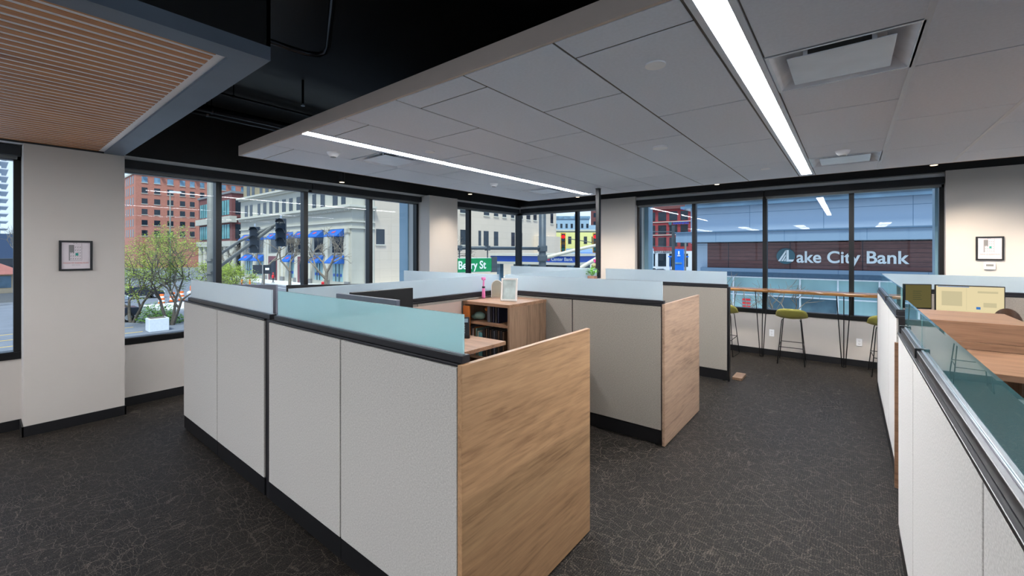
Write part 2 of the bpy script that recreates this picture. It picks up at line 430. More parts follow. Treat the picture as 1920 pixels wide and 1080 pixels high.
# dark reveals at the corner: bright drywall returns
# outside piers (metal cladding) and building below the floor
pmat('cladding', (150, 178, 196), 0.45, var=0.05, scale=2)
w = MB()
for (y0, y1) in ((0.25, 1.05), (5.21, 5.97)): w.box((-6.98, y0, -3.8), (-6.72, y1, 4.5))
w.box((-4.3, 8.75, -3.8), (-3.30, 9.0, 4.5)); w.box((0.98, 8.75, -3.8), (6.2, 9.0, 4.5))
w.box((-6.98, -5.4, -3.8), (6.4, 9.0, -0.3)); w.box((-6.98, -5.4, FL + 0.2), (6.4, 9.0, 4.6))
struct(w.build('trim_3', 'cladding'))

# windows
def window(n, plane, a, b, mulls, axis, glass_at, z0=0.70, z1=2.70):
    """aluminium frame with mullions and one pane per bay; axis 'y' = in the left wall, 'x' = in the far wall"""
    f = MB(); d = 0.035
    def bx(u0, u1, zz0, zz1, dd=0.05):
        if axis == 'y': return ((glass_at - dd, u0, zz0), (glass_at + dd, u1, zz1))
        return ((u0, glass_at - dd, zz0), (u1, glass_at + dd, zz1))
    f.box(*bx(a, b, z0, z0 + 0.07, 0.06)); f.box(*bx(a, b, z1 - 0.05, z1))
    f.box(*bx(a, a + 0.05, z0, z1)); f.box(*bx(b - 0.05, b, z0, z1))
    o = struct(f.build('window_%d' % n, 'black_frame', origin=(glass_at, (a + b) / 2, z0) if axis == 'y' else ((a + b) / 2, glass_at, z0)))
    for mu in mulls:
        MB().box(*bx(mu - 0.032, mu + 0.032, z0 + 0.07, z1 - 0.05, 0.055)).build('mullion', 'black_frame', o)
    es = [a + 0.05] + list(mulls) + [b - 0.05]
    for e0, e1 in zip(es, es[1:]):
        p = MB()
        if axis == 'y': p.box((glass_at - 0.006, e0, z0 + 0.05), (glass_at + 0.006, e1, z1 - 0.03))
        else: p.box((e0, glass_at - 0.006, z0 + 0.05), (e1, glass_at + 0.006, z1 - 0.03))
        p.build('pane', 'window_glass', o)
    return o
window(1, 0, -4.9, 0.278, [-3.6, -2.35, -1.1], 'y', -6.47)
window(2, 0, 0.993, 5.23, [1.96, 3.09, 4.20], 'y', -6.47)
window(3, 0, 5.95, 8.42, [6.63], 'y', -6.47)
window(4, 0, -6.47, -4.22, [-4.80], 'x', 8.42)
window(6, 0, -6.3, -0.3, [-4.8, -3.3, -1.8], 'x', -5.1)  # back-wall windows, out of view, added to let in fill daylight
window(7, 0, 0.3, 6.0, [1.75, 3.2, 4.6], 'x', -5.1)
window(8, 0, -5.0, 1.5, [-3.4, -1.8, -0.15], 'y', 6.1)  # right-wall windows, also unseen and added for daylight fill
window(9, 0, 2.1, 8.0, [3.6, 5.1, 6.55], 'y', 6.1)
window(5, 0, -3.385, 1.03, [-2.29, -1.135, 0.022], 'x', 8.42)
struct(MB().box((-6.53, 8.36, 0.70), (-6.41, 8.48, 2.70)).build('trim_4', 'black_frame'))
# stools of the windows: dark sill boards
s = MB()
for (a, b_) in ((-4.9, 0.278), (0.993, 5.23), (5.95, 8.37)): s.box((-6.47, a, 0.695), (-6.405, b_, 0.765))
struct(s.build('trim_5', 'black_frame', bevel=0.004))
s = MB()
for (a, b_) in ((-6.42, -4.22), (-3.385, 1.03)): s.box((a, 8.355, 0.695), (b_, 8.42, 0.765))
struct(s.build('trim_6', 'black_frame', bevel=0.004))
# baseboards
s = MB()
s.box((-6.42, -5, 0), (-6.408, 0.278, 0.098)); s.box((-6.105, 0.268, 0), (-6.093, 1.003, 0.098)); s.box((-6.42, 0.266, 0), (-6.093, 0.278, 0.098)); s.box((-6.42, 0.993, 0), (-6.093, 1.005, 0.098))
s.box((-6.42, 0.993, 0), (-6.408, 5.23, 0.098)); s.box((-6.42, 5.218, 0), (-6.093, 5.23, 0.098)); s.box((-6.105, 5.22, 0), (-6.093, 5.96, 0.098)); s.box((-6.42, 5.95, 0), (-6.408, 8.37, 0.098))
struct(s.build('baseboard_left', 'rubber_base'))
s = MB()
s.box((-6.42, 8.358, 0), (-4.22, 8.37, 0.098)); s.box((-4.23, 8.238, 0), (-3.375, 8.25, 0.098)); s.box((-3.385, 8.358, 0), (1.03, 8.37, 0.098))
s.box((1.02, 8.238, 0), (6, 8.25, 0.098)); s.box((1.018, 8.238, 0), (1.03, 8.37, 0.098))
struct(s.build('baseboard_front', 'rubber_base'))

# roller shade cassettes above the windows
def shade(a, b_, axis, at, label):
    o = thing('roller_shade', label, 'window shade', (at, (a + b_) / 2, 2.68) if axis == 'y' else ((a + b_) / 2, at, 2.68), 'roller shades above the windows')
    d = 0.10 if axis == 'y' else -0.10
    if axis == 'y':
        MB().box((at, a, 2.685), (at + d, b_, 2.782)).build('cassette', 'shade_fabric', o, bevel=0.004)
        MB().box((at + 0.02, a + 0.02, 2.655), (at + 0.032, b_ - 0.02, 2.69)).build('hem_bar', 'grey_plastic', o)
    else:
        MB().box((a, at, 2.685), (b_, at + d, 2.785)).build('cassette', 'shade_fabric', o, bevel=0.004)
        MB().box((a + 0.02, at - 0.032, 2.65), (b_ - 0.02, at - 0.02, 2.69)).build('hem_bar', 'grey_plastic', o)
shade(-4.85, 0.272, 'y', -6.42, 'dark roller shade box above the window at the left edge of the photo')
shade(1.0, 3.14, 'y', -6.42, 'dark roller shade box over the window facing the brick tower')
shade(3.15, 5.225, 'y', -6.42, 'dark roller shade box over the window facing the blue awnings')
shade(5.96, 8.26, 'y', -6.42, 'dark roller shade box left of the room corner')
shade(-6.3, -4.23, 'x', 8.37, 'dark roller shade box right of the room corner')
shade(-3.37, -1.14, 'x', 8.37, 'dark roller shade box over the left half of the bank-facing window')
shade(-1.13, 1.02, 'x', 8.37, 'dark roller shade box over the right half of the bank-facing window')

# slatted wood ceiling panel with its grey bulkhead
s = MB()
s.box((-6.105, 0.83, 2.777), (-2.44, 0.985, 2.85)); s.box((-2.58, -5, 2.777), (-2.44, 0.83, 2.85))
struct(s.build('ceiling_bulkhead', 'grey_bulkhead'))
s = MB(); s.box((-6.42, 0.965, 2.85), (-2.44, 0.985, FL)); s.box((-2.46, -5, 2.85), (-2.44, 0.985, FL))
struct(s.build('ceiling_bulkhead_side', 'black_soffit'))
struct(MB().box((-6.42, -5, 2.792), (-2.58, 0.83, 2.82)).build('ceiling_backing', 'bright_white'))
s = MB()
x = -2.575
while x > -6.14:
    s.box((x - 0.049, -5, 2.7882), (x, 0.785, 2.7918)); x -= 0.0842
o = struct(s.build('ceiling_slats', 'slat_wood'))
struct(MB().box((-6.125, -5, 2.775), (-6.09, 0.83, 2.80)).build('trim_7', 'black_trim'))

# suspended tile cloud: tee grid, tiles, fascia
CZ = 2.78; cx0, cx1, cy0, cy1 = -5.137, 4.6, 1.75, 7.02
for a_, b_ in (((cx0, cy0, CZ), (cx1, cy0 + 0.02, CZ + 0.105)), ((cx0, cy0 + 0.02, CZ), (cx0 + 0.02, cy1 - 0.02, CZ + 0.105)), ((cx0, cy1 - 0.02, CZ), (cx1, cy1, CZ + 0.105)), ((cx1 - 0.02, cy0 + 0.02, CZ), (cx1, cy1 - 0.02, CZ + 0.105))):
    struct(MB().box(a_, b_).build('ceiling_fascia', 'fascia'))
for a_, b_, y0_, y1_ in ((cx0 + 0.02, -4.375, cy0 + 0.02, cy1 - 0.02), (-3.604, -0.533, cy0 + 0.02, cy1 - 0.02), (0.272, 2.749, cy0 + 0.02, cy1 - 0.02), (2.921, cx1 - 0.02, cy0 + 0.02, cy1 - 0.02),
        (-4.375, -3.776, cy0 + 0.02, 2.61), (-4.375, -3.776, 3.24, 5.74), (-4.375, -3.776, 6.37, cy1 - 0.02), (-0.361, 0.272, cy0 + 0.02, 2.61), (-0.361, 0.272, 3.24, 5.74), (-0.361, 0.272, 6.37, cy1 - 0.02)):
    struct(MB().box((a_, y0_, CZ + 0.0056), (b_, y1_, CZ + 0.02)).build('ceiling_grid', 'joint_shadow'))
for xc_ in (-3.69, -0.447, 2.835): struct(MB().box((xc_ - 0.085, cy0 + 0.02, CZ + 0.016), (xc_ + 0.085, cy1 - 0.02, CZ + 0.02)).box((xc_ - 0.085, 6.87, CZ + 0.001), (xc_ + 0.085, cy1 - 0.02, CZ + 0.015)).build('ceiling_slot', 'tile'))
r_ = MB()
for xx in (0.272, 0.922, 1.567, 2.21): r_.box((xx - 0.013, cy0 + 0.02, CZ - 0.002), (xx + 0.013, cy1 - 0.02, CZ + 0.004))
struct(r_.build('ceiling_runner', 'grid_metal'))
cols = [(-5.117, -4.375, 0), (-4.375, -3.775, 1), (-3.605, -3.065, 0), (-3.065, -2.42, 1), (-2.42, -1.775, 0), (-1.775, -1.15, 1), (-1.15, -0.54, 0), (-0.36, 0.272, 1), (0.272, 0.922, 0), (0.922, 1.567, 1), (1.567, 2.21, 0), (2.21, 2.75, 1), (2.92, 3.57, 0), (3.57, 4.22, 1), (4.22, 4.58, 0)]
vents_at = [(-4.375, -3.775, 2.61, 3.24), (-4.375, -3.775, 5.74, 6.37), (-0.36, 0.272, 2.61, 3.24), (-0.36, 0.272, 5.74, 6.37)]
t_ = MB(); g = 0.006
for i, (a, b_, k) in enumerate(cols):
    ys = [cy0 + 0.02]
    y = 1.99 if k == 0 else 2.61
    while y < cy1 - 0.1: ys.append(y); y += 1.255
    ys.append(cy1 - 0.02)
    for va, vb, v0, v1 in vents_at:
        if abs(va - a) < 0.02: ys += [v0, v1]
    ys = sorted(set(ys)); ys = [ys[0]] + [q for p, q in zip(ys, ys[1:]) if q - p > 0.05]
    for y0, y1 in zip(ys, ys[1:]):
        if any(abs(va - a) < 0.02 and abs(v0 - y0) < 0.03 for va, vb, v0, v1 in vents_at): continue
        t_.box((a + g, y0 + g, CZ), (b_ - g, y1 - g, CZ + 0.0055))
struct(t_.build('ceiling_tiles', 'tile', bevel=0.003, seg=1))

# linear recessed lights
def linear(x0, x1, y0, y1, label, z=CZ, group='linear lights in the tile ceiling'):
    o = thing('linear_light', label, 'ceiling light', ((x0 + x1) / 2, (y0 + y1) / 2, z), group)
    h = MB()
    h.box((x0 - 0.03, y0, z - 0.003), (x0, y1, z + 0.014)); h.box((x1, y0, z - 0.003), (x1 + 0.03, y1, z + 0.014))
    h.build('trim', 'grid_metal', o)
    MB().box((x0, y0 + 0.004, z + 0.001), (x1, y1 - 0.004, z + 0.010)).build('lens', 'led', o)
    return o
linear(-0.502, -0.392, cy0 + 0.02, 6.86, 'bright linear light running down the middle of the tile ceiling')
linear(-3.745, -3.635, cy0 + 0.02, 6.76, 'linear light on the left side of the tile ceiling beside the air vents')
linear(2.78, 2.89, cy0 + 0.02, 6.86, 'linear light beyond the right edge of the photo')
# unseen pendants added behind the camera as fill light for the near side
for i, (px, py) in enumerate(((-1.4, -1.7), (0.9, -1.7), (-3.2, -1.7), (-5.0, -1.7), (-1.4, -3.6), (0.9, -3.6), (-3.2, -3.6), (-5.0, -3.6))):
    o = thing('fill_pendant', 'added linear fill light behind the viewer, %s row, %s' % ('first' if i < 4 else 'second', ['left of the aisle', 'right of the aisle', 'under the slatted wood ceiling', 'under the slatted wood ceiling nearest the windows'][i % 4]), 'ceiling light', (px, py, 2.68), 'added fill lights behind the viewer')
    MB().box((px - 0.155, py - 0.7, 2.68), (px + 0.155, py + 0.7, 2.74)).build('housing', 'black_trim', o)
    MB().box((px - 0.145, py - 0.68, 2.672), (px + 0.145, py + 0.68, 2.682)).build('lens', 'led_fill', o)
    for s_ in (-0.6, 0.6): MB().tube([(px, py + s_, 2.74), (px, py + s_, 2.787 if px < -2.5 else FL)], 0.003, 6).build('cable', 'wire_black', o)

# air diffusers: dished housing with a floating face plate
def vent(a, b_, y0, y1, label):
    o = thing('air_vent', label, 'air vent', ((a + b_) / 2, (y0 + y1) / 2, CZ), 'air diffusers in the tile ceiling')
    z = CZ; m_ = MB(); bm = m_.bm
    def ring(i, zz): return [bm.verts.new((a + i, y0 + i, zz)), bm.verts.new((b_ - i, y0 + i, zz)), bm.verts.new((b_ - i, y1 - i, zz)), bm.verts.new((a + i, y1 - i, zz))]
    rs = [ring(0.004, z + 0.012), ring(0.004, z), ring(0.018, z - 0.001), ring(0.075, z + 0.05), ring(0.12, z + 0.09)]
    for p, q in zip(rs, rs[1:]):
        for k in range(4): bm.faces.new((p[k], p[(k + 1) % 4], q[(k + 1) % 4], q[k]))
    bm.faces.new(rs[-1])
    m_.build('housing', 'vent_pan', o)
    rm = MB(); rm.box((a + 0.004, y0 + 0.004, z - 0.002), (b_ - 0.004, y0 + 0.02, z + 0.003)).box((a + 0.004, y1 - 0.02, z - 0.002), (b_ - 0.004, y1 - 0.004, z + 0.003)).box((a + 0.004, y0 + 0.02, z - 0.002), (a + 0.02, y1 - 0.02, z + 0.003)).box((b_ - 0.02, y0 + 0.02, z - 0.002), (b_ - 0.004, y1 - 0.02, z + 0.003))
    rm.build('rim', 'vent_metal', o)
    cxx, cyy = (a + b_) / 2, (y0 + y1) / 2
    MB().lathe([(0.15, z + 0.084), (0.15, z + 0.089)], (cxx, cyy, 0)).build('duct_opening', 'vent_dark', o)
    MB().box((a + 0.095, y0 + 0.095, z - 0.002), (b_ - 0.095, y1 - 0.095, z + 0.004)).build('face_plate', 'vent_metal', o, bevel=0.003)
    for sx in (-0.14, 0.14):
        for sy in (-0.2, 0.2): MB().box((cxx + sx - 0.01, cyy + sy - 0.002, z + 0.005), (cxx + sx + 0.01, cyy + sy + 0.002, z + 0.085)).build('bracket', 'vent_metal', o)
vent(*vents_at[0], 'square metal air vent beside the left linear light, nearer of the two there')
vent(*vents_at[1], 'square metal air vent beside the left linear light, near the room corner')
vent(*vents_at[2], 'large square metal air vent right of the middle linear light, nearest the viewer')
vent(*vents_at[3], 'square metal air vent near the bank-facing window, right of the middle linear light')
# speakers, sensors
def puck(name, x, y, r, h, label, cat, dome=False):
    pr = [(r, 0), (r, -h * 0.5), (r * 0.9, -h)] if not dome else [(r, 0), (r, -h * 0.25), (r * 0.86, -h * 0.55), (r * 0.55, -h * 0.92), (r * 0.2, -h)]
    if dome:
        o = thing(name, label, cat, (x, y, CZ))
        MB().lathe(pr, (x, y, CZ)).build('body', 'white_plastic', o, smooth=True)
        MB().lathe([(r * 0.5, -h * 0.35), (r * 0.5, -h * 0.98), (r * 0.42, -h * 1.04)], (x, y, CZ)).build('grille', 'grey_plastic', o)
        MB().lathe([(r * 1.06, 0), (r * 1.06, -h * 0.12)], (x, y, CZ)).build('base_ring', 'white_plastic', o)
    else:
        o = thing(name, label, cat, (x, y, CZ))
        MB().lathe([(r, 0), (r, -h), (r * 0.9, -h)], (x, y, CZ), 32).build('trim_ring', 'white_plastic', o)
        MB().lathe([(r * 0.86, -h * 0.5), (r * 0.86, -h * 1.05)], (x, y, CZ), 32).build('cover', 'white_plastic', o)
puck('ceiling_disc', -0.837, 2.324, 0.055, 0.008, 'round white flush disc in the ceiling, nearest the viewer', 'ceiling fitting')
puck('ceiling_disc', -3.377, 2.898, 0.05, 0.008, 'small round white disc right of the left linear light, near its start', 'ceiling fitting')
puck('ceiling_disc', -0.817, 6.075, 0.05, 0.008, 'small round white disc left of the middle linear light near the windows', 'ceiling fitting')
puck('ceiling_disc', -3.332, 5.362, 0.05, 0.008, 'small round white disc right of the left linear light, near the room corner', 'ceiling fitting')
puck('motion_sensor', -1.454, 4.17, 0.07, 0.018, 'round white low-profile sensor in the middle of the tile ceiling', 'sensor', False)
puck('smoke_detector', -4.199, 2.306, 0.06, 0.05, 'white smoke detector left of the nearer left-hand air vent', 'smoke detector', True)
puck('smoke_detector', -4.204, 4.857, 0.06, 0.05, 'white smoke detector between the two left-hand air vents', 'smoke detector', True)
puck('smoke_detector', -0.055, 5.505, 0.06, 0.05, 'white smoke detector by the small air vent near the bank-facing window', 'smoke detector', True)

# cylinder downlights on the perimeter
def downlight(x, y, label, z=2.80, aim=None, pw=CAN):
    o = thing('cylinder_downlight', label, 'ceiling light', (x, y, z), 'black cylinder downlights')
    MB().lathe([(0.038, 0.0), (0.040, 0.0), (0.040, 0.24), (0.038, 0.245)], (x, y, z), 24).build('housing', 'black_trim', o, smooth=False)
    MB().lathe([(0.012, 0.24), (0.012, FL - z)], (x, y, z), 10).build('stem', 'black_trim', o)
    MB().lathe([(0.034, -0.004), (0.034, 0.002)], (x, y, z), 24).build('lens', 'can_lens', o)
    l = bpy.data.lights.new('spot', 'SPOT'); l.energy = pw; l.spot_size = math.radians(95); l.spot_blend = 1.0; l.color = (1.0, 0.84, 0.66); l.shadow_soft_size = 0.035
    so = bpy.data.objects.new('lamp', l); C.objects.link(so); so.parent = o; so.location = (0, 0, -0.02)
    ax, ay = aim or (0, 0)
    so.rotation_euler = Vector((ax, ay, -1)).to_track_quat('-Z', 'Y').to_euler()
downlight(-5.863, 3.353, 'black cylinder downlight in front of the window with blue awnings outside', 2.775, (-0.1, 0))
downlight(-5.42, 5.60, 'black cylinder downlight above the pier between the left windows', 2.80, (-0.35, 0), CAN * 0.6)
downlight(-4.09, 7.18, 'black cylinder downlight beside the black pole near the corner', 2.80, (0, 0.3), CAN * 1.4)
downlight(-1.62, 7.18, 'black cylinder downlight above the left part of the bar counter', 2.80, (0, 0.15))
downlight(0.80, 7.22, 'black cylinder downlight before the right wall with the thermostat', 2.80, (0.35, 0.4), CAN * 2.2)
downlight(2.3, 7.22, 'black cylinder downlight beyond the right edge of the photo', 2.80, (0, 0.35), CAN * 1.6)
downlight(-2.9, 7.18, 'black cylinder downlight hidden behind the black pole', 2.90, (-0.1, 0.35), CAN * 1.2)

# ducts and conduits in the dark ceiling
for (xx, rr, lb) in ((-4.82, 0.011, 'thin black conduit under the dark deck, nearest the tile ceiling'), (-5.46, 0.045, 'thick black-painted pipe under the dark deck, right one of the pair'), (-5.62, 0.045, 'thick black-painted pipe under the dark deck, left one of the pair')):
    o = thing('pipe', lb, 'pipe', (xx, 4.6, 3.3), 'pipes under the dark deck')
    MB().tube([(xx, 1.02, 3.30), (xx, 8.28, 3.30)], rr, 12).build('run', 'pipe_black', o, smooth=True)
    for yy in (1.6, 3.4, 5.2, 7.0):
        MB().tube([(xx, yy, 3.30 + rr), (xx, yy, FL)], 0.004, 6).build('hanger_rod', 'pipe_black', o)
        MB().lathe([(rr + 0.004, -0.012), (rr + 0.004, 0.012)], (0, 0, 0), 14, Matrix.Translation((xx, yy, 3.30)) @ Matrix.Rotation(PI / 2, 4, 'X')).build('pipe_clamp', 'pipe_black', o)
o = MB().tube([(-3.37, 1.02, 3.31), (-3.36, 1.50, 3.31), (-3.345, 1.62, 3.31), (-3.29, 1.69, 3.31), (-3.20, 1.695, 3.31), (-3.10, 1.66, 3.31), (-2.4, 1.32, 3.31), (-1.6, 0.93, 3.31)], 0.02, 10).build('cable_conduit', 'pipe_black', smooth=True)
tag(o, 'thin black conduit bent around a corner under the dark deck', 'pipe')
o = MB().box((-1.9, -1.2, 3.28), (-1.0, 0.7, FL - 0.002)).build('duct', 'duct_dark', bevel=0.01)
tag(o, 'dark painted rectangular air duct under the deck', 'air duct')
o = thing('sprinkler_head', 'small brass sprinkler head hanging from the dark deck', 'sprinkler', (-4.49, 2.13, 3.28))
MB().lathe([(0.012, 0.0), (0.012, FL - 3.30)], (-4.49, 2.13, 3.30), 10).build('pipe', 'pipe_black', o)
MB().lathe([(0.02, 0.0), (0.02, 0.004), (0.006, 0.012), (0.006, 0.022)], (-4.49, 2.13, 3.278), 12).build('deflector', 'aluminium', o)

# ================================================================== CUBICLES
def run(axis, at, side, a, b_, joints, label, glass=None, hdr=1.262, fab='fabric', inner='fabric', thick=0.066, gmat='frosted_glass', post=None, zg=1.48, clips=()):
    """straight partition run. axis 'x': runs along x at y=at; 'y': runs along y at x=at. side=+1/-1 gives where its thickness goes."""
    o = thing('cubicle_partition', label, 'partition', ((a + b_) / 2, at, 0) if axis == 'x' else (at, (a + b_) / 2, 0))
    def B(m_, u0, u1, d0, d1, z0, z1):
        if axis == 'x': m_.box((u0, at + side * d0, z0), (u1, at + side * d1, z1))
        else: m_.box((at + side * d0, u0, z0), (at + side * d1, u1, z1))
        return m_
    B(MB(), a, b_, 0.012, thick - 0.012, 0.012, hdr).build('frame', 'black_trim', o)
    es = [a + 0.006] + sorted(joints) + [b_ - 0.006]
    for e0, e1 in zip(es, es[1:]):
        B(MB(), e0 + 0.006, e1 - 0.006, 0.0, 0.014, 0.145, hdr - 0.006).build('fabric_panel', fab, o, bevel=0.003)
        B(MB(), e0 + 0.004, e1 - 0.004, thick - 0.014, thick, 0.145, hdr - 0.006).build('fabric_panel', inner, o, bevel=0.003)
        k = B(MB(), e0 + 0.002, e1 - 0.002, 0.004, 0.014, 0.02, 0.138)
        B(k, e0 + 0.002, e1 - 0.002, thick - 0.014, thick - 0.004, 0.02, 0.138)
        k = k.build('kick_plate', 'black_trim', o)
    B(MB(), a, b_, -0.004, thick + 0.004, hdr, hdr + 0.012).build('top_cap', 'charcoal_cap', o, bevel=0.002)
    c_ = thick / 2
    if glass:
        for g0, g1 in glass:
            B(MB(), g0 - 0.012, g1 + 0.016, c_ - 0.024, c_ + 0.024, hdr + 0.012, hdr + 0.046).build('glass_rail', 'charcoal_cap', o, bevel=0.003)
            B(MB(), g0, g1, c_ - 0.005, c_ + 0.005, hdr + 0.040, zg).build('glass_screen', gmat, o)
            B(B(MB(), g0, g1, c_ - 0.0085, c_ - 0.0055, hdr + 0.0465, hdr + 0.051), g0, g1, c_ + 0.0055, c_ + 0.0085, hdr + 0.0465, hdr + 0.051).build('glass_gasket', 'aluminium', o)
    for cl in clips:
        B(MB(), cl - 0.012, cl + 0.012, c_ - 0.03, c_ + 0.03, hdr + 0.010, hdr + 0.056).build('glass_clamp', 'black_trim', o, bevel=0.002)
    # levelling feet
    ft = MB()
    for u in (a + 0.06, b_ - 0.06):
        p = (u, at + side * c_, 0) if axis == 'x' else (at + side * c_, u, 0)
        ft.lathe([(0.018, 0), (0.018, 0.008), (0.007, 0.010), (0.007, 0.02)], p, 12)
    ft.build('levelling_foot', 'black_trim', o)
    return o

run('x', 1.27, 1, -5.14, -3.245, [-4.20], 'grey fabric partition at far left of the near row, with short frosted glass on top', [(-5.02, -3.20)], gmat='frosted_glass')
run('x', 1.27, 1, -3.185, -1.297, [-2.238], 'grey fabric partition nearest the viewer, with long teal glass on top', [(-3.10, -1.30)], gmat='teal_glass')
o = MB().box((-3.243, 1.282, 0.01), (-3.187, 1.33, 1.275)).build('partition_post', 'charcoal_cap', bevel=0.002); tag(o, 'dark vertical connector post between the two near grey partitions', 'post')
run('y', -3.245, 1, 1.345, 3.80, [2.58], 'fabric spine partition behind the near dark monitors', [(1.42, 3.79)], inner='fabric_warm')
run('y', -3.245, 1, 3.895, 6.29, [5.1], 'fabric spine partition in the second row of cubicles', [(3.93, 6.25)], inner='fabric_warm')
run('x', 3.82, 1, -5.14, -3.245, [-4.20], 'fabric partition of the second row reaching left towards the window pier', [(-5.05, -3.26)])
run('x', 3.82, 1, -3.17, -1.316, [-2.24], 'brown-grey fabric partition beside the bookshelf cabinet', [(-3.16, -1.322)], fab='fabric_warm')
run('x', 6.30, 1, -5.14, -3.245, [-4.20], 'fabric partition of the third row, left part near the room corner', [(-5.05, -3.26)])
run('x', 6.30, 1, -3.17, -1.285, [-2.24], 'brown-grey fabric partition of the third row with bright frosted glass', [(-3.09, -1.303)], fab='fabric_warm')
o = MB().box((-1.284, 6.296, 0.0), (-1.268, 6.372, 1.27)).build('end_trim', 'black_trim', bevel=0.002); tag(o, 'black vertical end trim on the third-row partition', 'trim')
# right hand side
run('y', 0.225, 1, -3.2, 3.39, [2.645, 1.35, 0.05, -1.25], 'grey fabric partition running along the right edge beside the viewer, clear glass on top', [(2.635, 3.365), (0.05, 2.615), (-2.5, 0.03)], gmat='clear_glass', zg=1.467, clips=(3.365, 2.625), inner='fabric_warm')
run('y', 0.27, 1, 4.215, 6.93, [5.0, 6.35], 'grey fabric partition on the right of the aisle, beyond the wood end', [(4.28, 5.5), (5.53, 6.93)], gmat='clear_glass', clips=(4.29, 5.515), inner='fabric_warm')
run('x', 6.95, 1, 0.27, 3.4, [1.5], 'fabric partition with frosted glass behind the computer monitors', [(0.31, 3.35)], fab='fabric_warm')
# power pole
o = thing('power_pole', 'black square power pole rising from the third row to the ceiling', 'pole', (-3.205, 6.30, 1.3))
MB().box((-3.235, 6.262, 1.32), (-3.172, 6.325, CZ - 0.001)).build('shaft', 'black_trim', o, bevel=0.003)
MB().box((-3.24, 6.257, CZ - 0.006), (-3.167, 6.33, CZ - 0.001)).build('ceiling_collar', 'black_trim', o)

# wood end panels
def endpanel(a, b_, mat, label):
    o = thing('wood_end_panel', label, 'panel', ((a[0] + b_[0]) / 2, (a[1] + b_[1]) / 2, 0))
    MB().box(a, b_).build('board', mat, o, bevel=0.0015)
    ft = MB()
    for y in ((a[1] + 0.06), (b_[1] - 0.06)) if b_[1] - a[1] > 0.3 else (a[1] + 0.01,):
        for x in ((a[0] + b_[0]) / 2,) if b_[1] - a[1] > 0.3 else (a[0] + 0.06, b_[0] - 0.06):
            ft.lathe([(0.01, 0), (0.01, a[2] + 0.002)], (x, y, 0), 10)
    ft.build('foot', 'black_trim', o)
endpanel((-1.295, 1.262, 0.012), (-1.268, 2.38, 1.272), 'oak_y', 'large light oak laminate end panel closest to the viewer')
endpanel((-1.315, 3.815, 0.012), (-1.290, 4.925, 1.280), 'oak_y2', 'oak laminate end panel of the second cubicle row')
endpanel((0.258, 4.185, 0.02), (1.62, 4.21, 1.085), 'oak_x', 'narrow-looking oak end panel on the right of the aisle')
o = MB().box((-1.262, 6.44, 0.0), (-1.14, 6.74, 0.035)).build('floor_mat', 'oak_z', bevel=0.004); tag(o, 'small flat brown mat on the carpet beyond the end of the third-row partition', 'mat')

# cabinet with shelves
o = thing('bookshelf_cabinet', 'open oak bookshelf cabinet in the near cubicle corner', 'cabinet', (-2.865, 3.48, 0))
X0, X1, Y0, Y1 = -3.165, -2.55, 3.175, 3.80
MB().box((X0 - 0.005, Y0 - 0.01, 1.208), (X1 + 0.005, Y1, 1.24)).build('top', 'oak_x', o, bevel=0.002)
for xx in (X0, X1 - 0.025): MB().box((xx, Y0, 0.02), (xx + 0.025, Y1, 1.207)).build('side_panel', 'oak_z', o, bevel=0.001)
MB().box((X0 + 0.026, Y1 - 0.02, 0.02), (X1 - 0.026, Y1, 1.207)).build('back_panel', 'oak_z', o)
for zz in (1.01, 0.66, 0.34, 0.04): MB().box((X0 + 0.026, Y0 + 0.005, zz), (X1 - 0.026, Y1 - 0.021, zz + 0.025)).build('shelf', 'oak_x', o)
# books and binders
bcols = {'book_pink': (184, 160, 150), 'book_teal': (92, 150, 156), 'book_green': (120, 150, 140), 'book_cream': (206, 196, 176), 'book_black': (34, 32, 34), 'book_brown': (92, 70, 54), 'book_grey': (96, 100, 112), 'book_navy': (42, 46, 70), 'book_orange': (196, 110, 40), 'book_red': (170, 36, 36)}
for k, v in bcols.items(): pmat(k, v, 0.6, var=0.08)
pmat('paper', (226, 220, 206), 0.8)
def book(x, w_, d, h, z, mat, label, y0=3.20, lean=0.0, group='books in the oak cabinet'):
    o = thing('book', label, 'book', (x, y0, z), group)
    mt = Matrix.Translation((x, y0, z)) @ Matrix.Rotation(lean, 4, 'Y')
    c_ = MB(); c_.box((0, 0, 0), (0.003, d, h), mt); c_.box((w_ - 0.003, 0, 0), (w_, d, h), mt); c_.box((0, 0, 0), (w_, 0.004, h), mt)
    c_.build('cover', mat, o)
    MB().box((0.003, 0.004, 0.004), (w_ - 0.003, d - 0.004, h - 0.004), mt).build('pages', 'paper', o)
x = X0 + 0.05
low = [('book_black', .022, .30), ('book_grey', .018, .30), ('book_pink', .030, .27), ('book_orange', .010, .285), ('book_green', .022, .275), ('book_cream', .014, .25), ('book_teal', .052, .24), ('book_black', .035, .29), ('book_brown', .022, .285), ('book_black', .024, .29), ('book_brown', .018, .28), ('book_black', .026, .29), ('book_grey', .018, .28), ('book_black', .028, .29), ('book_brown', .024, .285), ('book_black', .03, .29), ('book_brown', .02, .28)]
bl = ['tall black binder at the left end of the oak cabinet middle shelf', 'slim grey book between a black binder and a pinkish book', 'pinkish book left of the thin orange spine', 'thin orange-spined book on the oak cabinet middle shelf', 'grey-green book just right of the orange spine', 'short cream book between grey-green and teal books', 'thick teal book on the oak cabinet middle shelf', 'wide black binder directly right of the thick teal book', 'brown book second to the right of the thick teal book', 'black binder third to the right of the thick teal book', 'slim brown book fourth to the right of the thick teal book', 'black binder fifth to the right of the thick teal book', 'slim grey book in the dark row right of the teal book', 'black binder just right of the slim grey book in the dark row', 'brown book third from the right end of the dark row', 'widest black binder near the right end of the dark row', 'brown book at the right end of the oak cabinet middle shelf']
